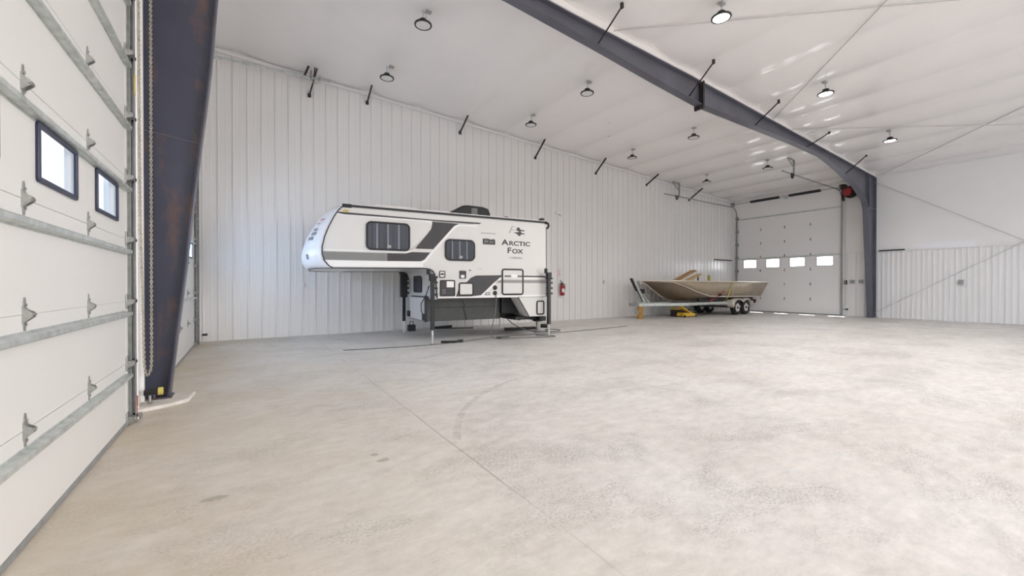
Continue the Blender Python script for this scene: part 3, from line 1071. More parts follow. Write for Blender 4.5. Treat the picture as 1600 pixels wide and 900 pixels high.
MB().tube([(10.1, YE - 0.06, 4.12), (10.22, YE - 0.10, 4.04)], 0.018, 8).build('arm', M['outlet'], t)

# fire extinguisher and its sign
t = thing('fire_extinguisher', 'red fire extinguisher hanging on the ribbed wall right of the camper', 'fire extinguisher', (10.27, YE - 0.12, 0.97))
MB().lathe([(0.0, 0.0), (0.07, 0.0), (0.085, 0.02), (0.085, 0.33), (0.075, 0.38), (0.04, 0.42), (0.025, 0.44), (0.0, 0.44)], (10.27, YE - 0.13, 0.97), 2, 20).build('cylinder', M['red'], t)
mb = MB().box((10.245, YE - 0.16, 1.41), (10.295, YE - 0.10, 1.46))
mb.bar((10.27, YE - 0.13, 1.45), (10.15, YE - 0.15, 1.50), 0.025, 0.012)
mb.bar((10.27, YE - 0.13, 1.49), (10.15, YE - 0.15, 1.56), 0.025, 0.012)
mb.build('valve_handle', M['black'], t)
MB().tube([(10.29, YE - 0.14, 1.44), (10.37, YE - 0.15, 1.40), (10.38, YE - 0.15, 1.25), (10.36, YE - 0.15, 1.10)], 0.014, 8).build('hose', M['black'], t)
MB().prism([(10.27 + 0.086 * math.sin(R(a)), YE - 0.13 - 0.0865 * math.cos(R(a))) for a in range(-50, 51, 10)] + [(10.27, YE - 0.12)], 2, 1.1, 1.24).build('label_band', M['trimw'], t)
MB().box((10.25, YE - 0.06, 1.35), (10.29, YE - 0.0, 1.44)).build('wall_bracket', M['galvd'], t)
t = thing('extinguisher_sign', 'small white and red sign above the fire extinguisher', 'sign', (10.19, YE - 0.03, 1.75))
MB().prism(rrect(10.11, 10.27, 1.70, 2.02, 0.03), 1, YE - 0.03, YE - 0.022).build('plate', M['trimw'], t)
mb = MB().frame(0, 0, 1, 0, 1, 0.2, 0, 0.001) if False else MB()
mb.frame(1, 10.125, 10.255, 1.715, 2.005, 0.012, YE - 0.033, YE - 0.029, 0.025)
mb.prism([(10.175, 1.76), (10.205, 1.76), (10.205, 1.87), (10.175, 1.87)], 1, YE - 0.033, YE - 0.029)
mb.prism([(10.16, 1.89), (10.22, 1.89), (10.19, 1.95)], 1, YE - 0.033, YE - 0.029)
mb.build('red_print', M['pink'], t)

# ================================================================== TRUCK CAMPER (local: u along, w away from the camera, z up)
CW = 2.5
cp = thing('truck_camper', 'white slide in truck camper with charcoal graphics standing on four jacks', 'camper', (3.63, 9.0, 0), rotz=R(-5))
EDGE = [(-1.89, 3.05), (-2.0, 2.93), (-2.08, 2.8), (-2.18, 2.59), (-2.26, 2.38), (-2.31, 2.15), (-2.31, 2.01), (-2.27, 1.87), (-2.18, 1.76), (-2.1, 1.72)]
SIDE = EDGE + [(-0.2, 1.75), (-0.10, 1.745), (-0.03, 1.73), (0.03, 1.69), (0.07, 1.63), (0.10, 1.53), (0.14, 1.05), (3.15, 1.05), (3.16, 3.05)]
mb = MB()
mb.prism(SIDE, 1, 0.0, CW)
mb.build('shell', M['camper'], cp, local=True, angle=25)
# moulded nose cap
NZ, NW = len(EDGE), 28
mb = MB()
BUL = [0.20, 0.24, 0.26, 0.29, 0.32, 0.34, 0.36, 0.38, 0.40, 0.42]


def cap_pt(i, w):
    q = abs(2 * w / CW - 1)
    f = (1 - q ** 3.2) ** 0.6
    return Vector((EDGE[i][0] - BUL[i] * f - 0.002, w, EDGE[i][1]))


vs, fs = [], []
for i in range(NZ):
    for j in range(NW + 1):
        # denser near the two sides
        s_ = j / NW
        w = CW * (0.5 - 0.5 * math.cos(PI * s_))
        vs.append(cap_pt(i, w))
for i in range(NZ - 1):
    for j in range(NW):
        a = i * (NW + 1) + j
        fs.append((a, a + 1, a + NW + 2, a + NW + 1))
k = len(vs)
# roof and underside returns
vs += [(-1.6, 0, 3.05), (-1.6, CW, 3.05), (-1.7, 0, 1.715), (-1.7, CW, 1.715)]
fs.append(tuple(range(0, NW + 1)) + (k + 1, k))
b0 = (NZ - 1) * (NW + 1)
fs.append(tuple(range(b0, b0 + NW + 1)) + (k + 3, k + 2))
mb.add(vs, fs)
mb.build('nose_cap', M['capw'], cp, local=True, angle=50)
# black edge mouldings
mb = MB()
for w in (-0.006, CW + 0.006):
    mb.tube([(u, w, z) for u, z in EDGE] + [(u, w, z - 0.0) for u, z in SIDE[10:16]] + [(0.14, w, 1.06)], 0.013, 6)
mb.tube([cap_pt(NZ - 1, CW * (0.5 - 0.5 * math.cos(PI * j / 24))) + Vector((0, 0, -0.005)) for j in range(25)], 0.008, 6)
mb.build('edge_moulding', M['black'], cp, local=True)
mb = MB()
mb.bar((-1.87, -0.012, 3.04), (3.17, -0.012, 3.045), 0.03, 0.045)
mb.tube([(3.12, -0.03, 3.03), (3.20, -0.03, 3.02), (3.22, -0.03, 2.95), (3.17, -0.03, 2.88)], 0.03, 8)
mb.box((-1.92, -0.02, 3.0), (-1.74, 0.06, 3.075))
mb.build('roof_rail', M['black'], cp, local=True)
mb = MB().box((-1.85, 0.03, 3.04), (3.14, CW - 0.03, 3.10))
mb.build('roof', M['gwhite'], cp, local=True, bevel=0.02)
MB().tube([(3.165, -0.004, 1.06), (3.165, -0.004, 2.92)], 0.012, 6).build('corner_moulding', M['ggrey'], cp, local=True)


def decal(name, poly, m, lvl=1, far=False):
    d = -0.0025 * lvl
    return MB().prism(poly, 1, d, 0.0008).build(name, m, cp, local=True, angle=10)


# white and charcoal graphics
decal('white_band', [(-2.06, 2.84), (-0.15, 2.825), (-0.03, 2.80), (0.0, 2.73), (-0.04, 2.62), (-0.40, 2.18), (-0.40, 2.155), (-0.55, 2.125), (-2.28, 2.105), (-2.27, 2.09), (-0.52, 2.105), (-0.36, 2.175), (-0.03, 2.58), (0.03, 2.70), (0.03, 2.85), (-2.05, 2.87)], M['gwhite'], 1)
decal('white_band', [(-2.26, 1.885), (-0.24, 1.905), (-0.16, 1.94), (0.0, 2.13), (0.42, 2.62), (0.55, 2.76), (0.68, 2.81), (1.15, 2.83), (1.15, 2.80), (0.70, 2.785), (0.60, 2.74), (0.45, 2.58), (0.04, 2.11), (-0.12, 1.91), (-0.20, 1.865), (-0.20, 1.78), (-2.16, 1.755)], M['gwhite'], 1)
decal('roof_line_stripe', [(-2.03, 2.875), (-1.9, 2.855), (1.20, 2.865), (1.27, 2.895), (1.15, 2.90), (0.0, 2.885), (-1.99, 2.90)], M['gdark'], 3)
decal('grey_line', [(0.0, 2.845), (1.05, 2.852), (1.05, 2.862), (0.0, 2.855)], M['ggrey'], 2)  # thin grey line of the printed graphics
decal('slash_graphic', [(0.02, 2.835), (0.68, 2.835), (0.56, 2.78), (0.45, 2.66), (0.04, 2.20), (-0.38, 2.195), (-0.08, 2.57), (-0.015, 2.66), (0.005, 2.73)], M['gdark'], 3)
decal('lower_band', [(-2.30, 2.06), (-1.0, 2.07), (-1.0, 1.895), (-2.28, 1.885)], M['ggrey'], 2)
decal('lower_band', [(-1.0, 2.07), (-0.60, 2.075), (-0.46, 2.115), (-0.03, 2.12), (-0.17, 1.95), (-0.25, 1.91), (-1.0, 1.895)], M['gdark'], 2)
decal('swoosh_graphic', [(0.60, 1.09), (0.68, 1.30), (0.80, 1.30), (0.88, 1.44), (0.98, 1.54), (1.12, 1.60), (1.80, 1.615), (3.14, 1.61), (3.14, 1.575), (1.82, 1.575), (1.76, 1.55), (1.66, 1.46), (1.25, 1.12), (1.0, 1.09)], M['gdark'], 2)
decal('white_band', [(1.24, 1.10), (1.30, 1.10), (1.70, 1.44), (1.80, 1.52), (3.14, 1.525), (3.14, 1.565), (1.80, 1.565), (1.62, 1.44)], M['gwhite'], 3)
decal('taupe_band', [(1.60, 1.42), (1.70, 1.49), (3.14, 1.50), (3.14, 1.42)], M['gtaupe'], 3)
decal('white_band', [(0.16, 1.055), (3.14, 1.06), (3.14, 1.11), (0.16, 1.095)], M['gwhite'], 1)


def side_window(u0, u1, z0, z1, rad):
    f = MB().frame(1, u0, u1, z0, z1, 0.04, -0.03, 0.001, rad, 6).build('window_frame', M['black'], cp, local=True, bevel=0.004)
    n = 60
    vs, fs = [], []
    for i in range(n + 1):
        u = u0 + 0.03 + (u1 - u0 - 0.06) * i / n
        o = -0.009 - 0.011 * math.sin(i * 0.8) - 0.004 * math.sin(i * 0.37)
        vs += [(u, o, z0 + 0.03), (u, o, z1 - 0.03)]
    for i in range(n):
        fs.append((2 * i, 2 * i + 2, 2 * i + 3, 2 * i + 1))
    MB().add(vs, fs).build('curtain', M['curtain'], f, local=True, recalc=False)
    MB().prism(rrect(u0 + 0.03, u1 - 0.03, z0 + 0.03, z1 - 0.03, max(rad - 0.03, 0.01), 6), 1, -0.027, -0.024).build('pane', M['cglass'], f, local=True)
    um = (u0 + u1) / 2
    MB().box((um - 0.03, -0.034, z0 + 0.06), (um + 0.05, -0.027, z0 + 0.12)).build('latch', M['outlet'], f, local=True)


side_window(-1.45, -0.50, 2.125, 2.75, 0.11)
side_window(0.32, 1.09, 1.945, 2.46, 0.13)


def hatch(name, u0, u1, z0, z1, fw, rad, fm, pm, out=0.02):
    f = MB().frame(1, u0, u1, z0, z1, fw, -out, 0.001, rad, 5).build(name, fm, cp, local=True, bevel=0.003)
    MB().prism(rrect(u0 + fw * 0.9, u1 - fw * 0.9, z0 + fw * 0.9, z1 - fw * 0.9, max(rad - fw, 0.005), 5), 1, -out * 0.6, 0.001).build('door_panel', pm, f, local=True)
    return f


h = hatch('service_hatch', 1.82, 2.455, 1.11, 1.785, 0.04, 0.07, M['black'], M['camper'])
MB().box((1.9, -0.016, 1.575), (2.08, -0.011, 1.61)).build('graphic_strip', M['gdark'], h, local=True)
MB().box((2.28, -0.016, 1.575), (2.41, -0.011, 1.61)).build('graphic_strip', M['gdark'], h, local=True)
MB().box((2.10, -0.018, 1.56), (2.26, -0.011, 1.64)).build('white_plate', M['gwhite'], h, local=True)
MB().box((1.86, -0.016, 1.42), (2.41, -0.011, 1.50)).build('taupe_strip', M['gtaupe'], h, local=True)
h = hatch('outside_vent', 0.20, 0.575, 1.10, 1.485, 0.025, 0.03, M['black'], M['gdark'])
MB().box((0.36, -0.022, 1.31), (0.54, -0.012, 1.455)).build('white_cover', M['gwhite'], h, local=True)
mb = MB()
for z in (1.16, 1.19, 1.22, 1.25):
    mb.box((0.25, -0.018, z), (0.34, -0.011, z + 0.012))
mb.build('louver', M['ggrey'], h, local=True)
hatch('storage_hatch', 0.665, 1.05, 1.105, 1.43, 0.035, 0.06, M['black'], M['camper'])
h = hatch('light_switch_plate', 0.185, 0.33, 1.535, 1.70, 0.022, 0.02, M['gdark'], M['gwhite'])
MB().box((0.22, -0.02, 1.60), (0.295, -0.012, 1.645)).build('grip', M['gdark'], h, local=True)
h = hatch('fuel_fill', 0.685, 0.855, 1.52, 1.71, 0.025, 0.02, M['gdark'], M['gdark'])
MB().box((0.72, -0.022, 1.54), (0.81, -0.012, 1.61)).build('flap', M['gwhite'], h, local=True)
MB().box((0.93, -0.01, 1.715), (0.99, 0.001, 1.735)).build('marker', M['gdark'], cp, local=True)
hatch('cover_plate', 1.37, 1.48, 1.12, 1.18, 0.014, 0.012, M['black'], M['gwhite'])
mb = MB()
for z, r in ((1.30, 0.058), (1.165, 0.055)):
    mb.lathe([(0.0, -0.03), (r * 0.7, -0.03), (r, -0.015), (r, 0.0)], (1.635, 0, z), 1, 20)
mb.build('power_inlet', M['black'], cp, local=True)
# lettering
for txt, uc, z, size, bold, xs_, m in (('ARCTIC', 2.235, 2.385, 0.155, 0.004, 1.42, 'gdark'), ('FOX', 2.22, 2.185, 0.155, 0.004, 1.35, 'gdark'), ('NORTHWOOD', 1.45, 2.635, 0.055, 0.0, 1.05, 'gpale'), ('CAMPERS', 2.22, 2.045, 0.07, 0.001, 1.35, 'gpale')):
    mb = MB()
    if txt in ('ARCTIC', 'FOX'):
        # first letter larger than the rest
        big, _ = text_polys(txt[0], 0.20, bold, xs_)
        bf = _
        rest, rf = text_polys(txt[1:], size, bold, xs_)
        bw = max(v[0] for v in big) - min(v[0] for v in big)
        rw = max(v[0] for v in rest) - min(v[0] for v in rest)
        tot = bw + rw + 0.02
        s0 = uc - tot / 2 - min(v[0] for v in big)
        s1 = uc - tot / 2 + bw + 0.02 - min(v[0] for v in rest)
        mb.add([(v[0] + s0, -0.005 - v[2], v[1] + z) for v in big], bf)
        mb.add([(v[0] + s1, -0.005 - v[2], v[1] + z) for v in rest], rf)
    else:
        vs, fs = text_polys(txt, size, bold, xs_)
        mb.add([(v[0] + uc, -0.005 - v[2], v[1] + z) for v in vs], fs)
    mb.build('lettering', M[m], cp, local=True, angle=20)
# brand box and emblem
bx = decal('badge', [(1.30, 2.375), (1.64, 2.375), (1.64, 2.49), (1.60, 2.52), (1.52, 2.50), (1.45, 2.52), (1.30, 2.515)], M['gdark'], 2)
mb = MB()
for a in ((1.35, 2.40, 1.37, 2.49), (1.37, 2.49, 1.41, 2.42), (1.41, 2.42, 1.44, 2.48), (1.47, 2.41, 1.52, 2.46), (1.52, 2.46, 1.55, 2.41), (1.56, 2.43, 1.60, 2.47)):
    mb.bar((a[0], -0.007, a[1]), (a[2], -0.007, a[3]), 0.003, 0.012, (0, 0, 1)) if False else mb.prism([(a[0] - 0.006, a[1]), (a[0] + 0.006, a[1]), (a[2] + 0.006, a[3]), (a[2] - 0.006, a[3])], 1, -0.0075, -0.004)
mb.build('badge_print', M['gpale'], bx, local=True)
mb = MB()
for p in ([(2.03, 2.70), (2.06, 2.70), (2.14, 2.86), (2.20, 2.86), (2.20, 2.875), (2.11, 2.875)], [(2.10, 2.77), (2.20, 2.775), (2.20, 2.79), (2.11, 2.785)]):
    mb.prism(p, 1, -0.005, 0.0)
mb.build('emblem_outline', M['gpale'], cp, local=True)
mb = MB()
for p in ([(2.24, 2.78), (2.28, 2.86), (2.34, 2.85), (2.36, 2.80), (2.50, 2.79), (2.48, 2.765), (2.37, 2.765), (2.40, 2.72), (2.50, 2.71), (2.48, 2.685), (2.39, 2.685), (2.35, 2.63), (2.30, 2.65), (2.26, 2.69), (2.16, 2.715), (2.30, 2.735), (2.33, 2.75), (2.29, 2.77)],):
    mb.prism(p, 1, -0.005, 0.0)
mb.build('emblem', M['gdark'], cp, local=True)
MB().box((1.17, -0.004, 1.76), (1.28, 0.0, 1.772)).build('small_print', M['gpale'], cp, local=True)
# printed marks on the nose cap


def cap_at(z, w):
    for i in range(NZ - 1):
        if EDGE[i][1] >= z >= EDGE[i + 1][1]:
            t_ = (EDGE[i][1] - z) / (EDGE[i][1] - EDGE[i + 1][1])
            return cap_pt(i, w).lerp(cap_pt(i + 1, w), t_)
    return cap_pt(0, w)


def cap_mark(z0, z1, w0, w1, m, name):
    vs, fs, n, k = [], [], 6, 6
    for a in range(n + 1):
        for b in range(k + 1):
            p = cap_at(z0 + (z1 - z0) * a / n, w0 + (w1 - w0) * b / k)
            vs.append(p + Vector((-0.012, -0.010, 0.004)))
    for a in range(n):
        for b in range(k):
            i = a * (k + 1) + b
            fs.append((i, i + 1, i + k + 2, i + k + 1))
    MB().add(vs, fs).build(name, m, cp, local=True)


cap_mark(2.40, 2.47, 0.16, 0.34, M['ggrey'], 'cap_print')
cap_mark(2.30, 2.37, 0.20, 0.42, M['ggrey'], 'cap_print')
cap_mark(2.50, 2.55, 0.20, 0.36, M['ggrey'], 'cap_print')
cap_mark(2.72, 2.76, 0.14, 0.32, M['pink'], 'cap_print')
cap_mark(2.64, 2.67, 0.22, 0.36, M['pink'], 'cap_print')
cap_mark(1.90, 2.0, 0.28, 0.36, M['ggrey'], 'cap_print')
# marker lamp at the top corner
MB().box((-1.90, -0.02, 2.91), (-1.80, 0.0, 2.95)).build('marker_lamp', M['ystick'], cp, local=True, bevel=0.006)
# roof kit
mb = MB()
mb.prism([(0.80, 3.10), (0.80, 3.28), (1.10, 3.46), (1.25, 3.49), (1.70, 3.48), (1.86, 3.44), (1.92, 3.30), (1.92, 3.10)], 1, 0.85, 1.65)
ac = mb.build('air_conditioner', M['black'], cp, local=True, bevel=0.04)
mb = MB()
for k in range(5):
    mb.box((1.36 + k * 0.035, 0.842, 3.2), (1.375 + k * 0.035, 0.849, 3.42))
mb.build('grille', M['outlet'], ac, local=True)
mb = MB().box((-1.2, 0.35, 3.16), (-0.25, 1.2, 3.19))
pn = mb.build('solar_panel', M['gwhite'], cp, local=True, bevel=0.008)
MB().box((-1.17, 0.38, 3.188), (-0.28, 1.17, 3.194)).build('solar_cells', M['navy'], pn, local=True)
mb = MB().box((-0.05, 0.3, 3.10), (0.55, 0.9, 3.17))
mb.build('roof_vent', M['gwhite'], cp, local=True, bevel=0.03)
mb = MB().box((2.28, 0.7, 3.09), (2.62, 1.0, 3.20))
mb.box((2.28, 0.72, 3.18), (2.40, 0.98, 3.25))
mb.build('roof_vent', M['black'], cp, local=True, bevel=0.015)
MB().box((2.62, 0.7, 3.09), (2.95, 1.1, 3.14)).build('roof_vent', M['gwhite'], cp, local=True, bevel=0.02)
mb = MB().box((3.04, 0.05, 3.06), (3.14, 0.2, 3.17))
mb.build('rear_camera', M['black'], cp, local=True, bevel=0.02)
# tub that drops into the truck bed
mb = MB().box((0.03, 0.56, 0.47), (2.05, 2.02, 1.08))
tub = mb.build('tub', M['tub'], cp, local=True, bevel=0.012)
mb = MB()
mb.box((0.05, 0.545, 0.80), (2.0, 0.56, 0.815))
mb.bar((0.95, 0.552, 1.03), (1.06, 0.552, 0.80), 0.015, 0.015)
mb.bar((1.0, 0.552, 0.80), (1.10, 0.552, 0.49), 0.015, 0.015)
mb.build('crease', M['blackm'], tub, local=True)
MB().box((0.005, 0.57, 0.48), (0.035, 2.04, 1.05)).build('tub_front', M['camper'], cp, local=True)
MB().box((0.0, 0.52, 0.46), (0.05, 0.6, 1.10)).build('tub_corner', M['blackm'], cp, local=True)
MB().box((-0.05, 0.48, 0.50), (0.03, 0.66, 0.66)).build('bumper_block', M['black'], cp, local=True, bevel=0.01)
MB().box((-0.05, 1.98, 0.50), (0.03, 2.16, 0.66)).build('bumper_block', M['black'], cp, local=True, bevel=0.01)
MB().box((0.0, 0.6, 0.455), (0.04, 2.03, 0.485)).build('skid', M['ggrey'], cp, local=True)
# front wall above the tub, its window and umbilical
MB().box((0.10, 0.02, 1.03), (0.14, CW - 0.02, 1.70)).build('front_wall', M['camper'], cp, local=True)
f = MB().frame(0, 1.15, 1.92, 1.17, 1.62, 0.04, 0.075, 0.10, 0.07, 5).build('front_window', M['black'], cp, local=True)
MB().prism(rrect(1.18, 1.89, 1.20, 1.59, 0.05, 5), 0, 0.085, 0.09).build('pane', M['navy'], f, local=True)
MB().tube([(0.08, 0.45, 1.35), (0.02, 0.55, 1.1), (-0.04, 0.75, 0.9), (-0.02, 0.8, 0.72), (0.0, 0.7, 0.62)], 0.012, 6).build('umbilical_cord', M['black'], cp, local=True)
# rear quarter below the wing
for a, b in ((0.0, 0.45), (CW - 0.45, CW)):
    mb = MB().prism([(2.30, 1.06), (2.63, 0.54), (3.15, 0.54), (3.155, 1.06)], 1, a + 0.001, b)
    q = mb.build('rear_quarter', M['camper'], cp, local=True)
    if a == 0.0:
        MB().bar((2.30, -0.004, 1.05), (2.63, -0.004, 0.54), 0.012, 0.02).build('edge_strip', M['black'], q, local=True)
        MB().bar((2.30, -0.004, 1.055), (3.15, -0.004, 1.055), 0.008, 0.012).build('edge_strip', M['ggrey'], q, local=True)
        g = MB().frame(1, 2.85, 3.095, 0.575, 0.955, 0.035, -0.02, 0.003, 0.06, 5).build('rear_hatch', M['black'], q, local=True)
        MB().prism(rrect(2.88, 3.065, 0.605, 0.925, 0.04), 1, -0.012, 0.003).build('hatch_panel', M['camper'], q, local=True)
mb = MB().box((2.64, 0.45, 0.54), (3.15, CW - 0.45, 1.06))
mb.build('rear_wall', M['camper'], cp, local=True)
mb = MB().box((2.05, 0.45, 0.62), (2.64, CW - 0.45, 1.06))
mb.build('wheel_well', M['black'], cp, local=True)
mb = MB().box((2.35, 0.25, 0.44), (3.20, CW - 0.2, 0.53))
mb.box((3.0, 0.06, 0.40), (3.2, CW - 0.06, 0.52))
mb.build('bumper', M['black'], cp, local=True, bevel=0.01)
mb = MB()
mb.box((2.05, 0.8, 0.50), (2.5, 1.9, 0.62))
mb.tube([(2.0, 1.0, 0.55), (2.35, 0.9, 0.47), (2.7, 0.6, 0.42)], 0.03, 8)
mb.build('drain_pipe', M['blackm'], cp, local=True)


def jack(u, w, s, top):
    """s: -1 near side, +1 far side"""
    j = MB().box((u - 0.04, w - 0.04, 0.33), (u + 0.04, w + 0.04, top)).build('jack', M['blackm'], cp, local=True, bevel=0.006)
    MB().tube([(u, w, 0.02), (u, w, 0.4)], 0.024, 12).build('inner_leg', M['chrome'], j, local=True)
    MB().lathe([(0.055, 0.0), (0.055, 0.012), (0.02, 0.03), (0.0, 0.03)], (u, w, 0.0), 2, 16).build('foot', M['chrome'], j, local=True)
    mb = MB().box((u - 0.07, w - 0.055, top - 0.16), (u + 0.06, w + 0.055, top))
    mb.lathe([(0.0, 0.0), (0.045, 0.0), (0.045, 0.12), (0.0, 0.13)], (u - 0.09, w - s * 0.0, top - 0.02), 2, 14)
    mb.build('motor', M['black'], j, local=True, bevel=0.008)
    MB().lathe([(0, 0), (0.024, 0), (0.024, 0.012), (0, 0.012)], (u - 0.12, w, top - 0.09), 0, 12).build('cap', M['chrome'], j, local=True)
    mb = MB()
    a, b = (w, 0.0) if s < 0 else (CW, w)
    for z in (1.12, 1.26, 1.40, 1.52):
        mb.box((u + 0.02, min(a, b) - 0.0, z), (u + 0.13, max(a, b) + 0.03, z + 0.05))
    mb.build('bracket', M['blackm'], j, local=True, bevel=0.005)


jack(-0.02, -0.13, -1, 1.62)
jack(3.14, -0.16, -1, 1.70)
jack(-0.02, CW + 0.12, 1, 1.70)
jack(3.08, CW + 0.14, 1, 1.70)
mb = MB().box((-0.14, CW - 0.04, 1.02), (0.05, CW + 0.14, 1.74))
mb.build('swing_bracket', M['blackm'], cp, local=True, bevel=0.015)

# ================================================================== THINGS ON THE FLOOR ROUND THE CAMPER
t = thing('bent_bar', 'black bent metal piece lying on the floor before the camper', 'metal piece', (4.05, 8.86, 0))
mb = MB().bar((3.86, 8.98, 0.025), (4.10, 8.80, 0.03), 0.06, 0.05)
mb.bar((4.10, 8.80, 0.03), (4.30, 8.86, 0.03), 0.06, 0.05)
mb.build('bar', M['black'], t, bevel=0.008)
mb = MB().box((4.27, 8.82, 0.0), (4.36, 8.93, 0.06))
mb.build('lug', M['black'], t, bevel=0.01)
t = thing('dark_bracket', 'small dark tangle of fittings on the floor below the service hatch', 'fittings', (5.5, 8.9, 0))
mb = MB().box((5.40, 8.95, 0), (5.53, 9.03, 0.035))
mb.build('plate', M['blackm'], t, bevel=0.008)
mb = MB()
mb.tube([(5.52, 8.98, 0.02), (5.62, 8.92, 0.02), (5.70, 8.99, 0.02), (5.66, 9.06, 0.02), (5.80, 9.05, 0.02)], 0.014, 6)
mb.tube([(5.58, 9.06, 0.02), (5.72, 8.90, 0.02)], 0.014, 6)
mb.build('hose_end', M['cord'], t)
t = thing('folded_step', 'low black folded metal frame lying under the camper rear', 'metal frame', (7.0, 10.1, 0))
mb = MB()
mb.bar((6.45, 10.30, 0.05), (7.35, 9.95, 0.07), 0.06, 0.06)
mb.bar((6.55, 10.50, 0.05), (7.42, 10.15, 0.07), 0.06, 0.06)
mb.build('rail', M['black'], t)
mb = MB()
for k in range(5):
    f_ = k / 4
    mb.bar((6.50 + 0.8 * f_, 10.30 - 0.33 * f_, 0.075 + 0.02 * f_), (6.60 + 0.8 * f_, 10.50 - 0.33 * f_, 0.075 + 0.02 * f_), 0.08, 0.03)
mb.build('tread', M['blackm'], t)
t = thing('hitch_stand', 'grey and black coupling stand on the floor behind the camper', 'stand', (7.25, 9.75, 0))
mb = MB().tube([(7.22, 9.72, 0.0), (7.22, 9.72, 0.36)], 0.04, 10)
mb.box((7.08, 9.6, 0), (7.36, 9.84, 0.04))
mb.build('post', M['galvd'], t, bevel=0.004)
mb = MB().box((7.12, 9.62, 0.30), (7.34, 9.82, 0.38))
mb.tube([(7.34, 9.72, 0.16), (7.50, 9.60, 0.16)], 0.06, 10)
mb.build('head', M['black'], t, bevel=0.01)
t = thing('black_block', 'small black block on the floor beside the far front jack', 'block', (4.15, 11.85, 0))
MB().box((4.04, 11.78, 0.0), (4.26, 11.94, 0.19)).build('body', M['black'], t, bevel=0.02)
MB().tube([(4.10, 11.86, 0.19), (4.10, 11.86, 0.28), (4.2, 11.86, 0.28), (4.2, 11.86, 0.19)], 0.012, 6).build('handle', M['black'], t)
t = thing('ratchet_bar', 'thin black bar lying on the floor behind the camper tub', 'bar', (5.2, 11.6, 0))
MB().bar((4.75, 11.85, 0.04), (5.95, 11.35, 0.04), 0.03, 0.03).build('bar', M['black'], t)
mb = MB().bar((4.85, 11.82, 0.06), (5.35, 11.60, 0.10), 0.10, 0.07)
mb.build('head', M['black'], t, bevel=0.015)


def cord(name, pts, r, label, m='cord'):
    cu = bpy.data.curves.new(name, 'CURVE')
    cu.dimensions = '3D'
    sp = cu.splines.new('NURBS')
    sp.points.add(len(pts) - 1)
    for p, q in zip(sp.points, pts):
        p.co = (*q, 1)
    sp.use_endpoint_u = True
    sp.order_u = 4
    cu.bevel_depth = r
    cu.bevel_resolution = 2
    cu.resolution_u = 6
    ob = bpy.data.objects.new(name, cu)
    C.objects.link(ob)
    dg = bpy.context.evaluated_depsgraph_get()
    me = bpy.data.meshes.new_from_object(ob.evaluated_get(dg))
    bpy.data.objects.remove(ob)
    me.materials.clear()
    me.materials.append(M[m])
    o = bpy.data.objects.new(name, me)
    C.objects.link(o)
    return tag(o, label, 'cord', 'cords on the floor round the camper')


cord('camper_power_cord', [(5.28, 8.84, 1.12), (5.27, 8.80, 0.9), (5.20, 8.78, 0.5), (5.05, 8.80, 0.1), (5.2, 8.80, 0.012), (5.7, 8.72, 0.012), (6.3, 8.60, 0.012), (6.7, 8.38, 0.012), (6.95, 8.42, 0.012), (6.9, 8.75, 0.012), (6.6, 8.95, 0.012)], 0.012, 'grey cord dropping from the camper inlet and looping over the floor')
cord('extension_cord', [(1.7, 9.05, 0.01), (2.6, 8.85, 0.01), (4.0, 8.64, 0.01), (5.0, 9.16, 0.01), (6.0, 9.22, 0.01), (7.2, 9.02, 0.01), (9.0, 9.15, 0.01), (10.6, 9.3, 0.01)], 0.009, 'thin dark cord lying along the floor past the camper jacks')
cord('air_hose', [(6.3, 10.0, 0.45), (6.3, 9.7, 0.25), (6.7, 9.5, 0.06), (7.3, 9.3, 0.013), (7.9, 9.35, 0.013), (8.05, 9.8, 0.013), (7.7, 10.05, 0.013), (7.6, 9.75, 0.013), (7.45, 9.42, 0.03), (6.9, 9.42, 0.013)], 0.013, 'dark hose coiling on the floor behind the rear jack')

# ================================================================== BOAT TRAILER
tr = thing('boat_trailer', 'galvanised tandem axle boat trailer carrying the aluminium boat', 'trailer', (17.0, 11.15, 0))
yc = 11.15
mb = MB()
for s in (-1, 1):
    mb.bar((13.35, yc + s * 0.05, 0.57), (15.6, yc + s * 0.74, 0.57), 0.07, 0.12)
    mb.bar((15.6, yc + s * 0.74, 0.57), (20.9, yc + s * 0.74, 0.57), 0.07, 0.12)
mb.build('main_rail', M['galv'], tr, bevel=0.006)
mb = MB()
for x in (15.3, 16.6, 18.0, 20.0, 20.85):
    hw = 0.70 if x > 15.5 else 0.6
    mb.bar((x, yc - hw, 0.57), (x, yc + hw, 0.57), 0.08, 0.08)
mb.build('cross_member', M['galvd'], tr)
for s in (-1, 1):
    MB().bar((16.4, yc + s * 0.70, 0.735), (20.9, yc + s * 0.70, 0.735), 0.09, 0.13).build('bunk', M['black'], tr, bevel=0.01)
MB().bar((13.1, yc, 0.60), (15.4, yc, 0.60), 0.08, 0.10).build('tongue', M['galv'], tr)
mb = MB().box((12.9, yc - 0.07, 0.55), (13.2, yc + 0.07, 0.68))
mb.tube([(13.0, yc, 0.52), (13.0, yc, 0.68)], 0.06, 10)
mb.build('coupler', M['galvd'], tr, bevel=0.015)
mb = MB()
mb.tube([(13.12, yc - 0.14, 0.30), (13.12, yc - 0.14, 0.95)], 0.035, 10)
mb.tube([(13.12, yc - 0.14, 0.9), (13.12, yc - 0.30, 0.92), (13.12, yc - 0.30, 0.84)], 0.012, 6)
mb.lathe([(0.0, -0.03), (0.09, -0.03), (0.10, 0), (0.09, 0.03), (0.0, 0.03)], (13.12, yc - 0.14, 0.28), 1, 16)
mb.build('tongue_jack', M['galvd'], tr)
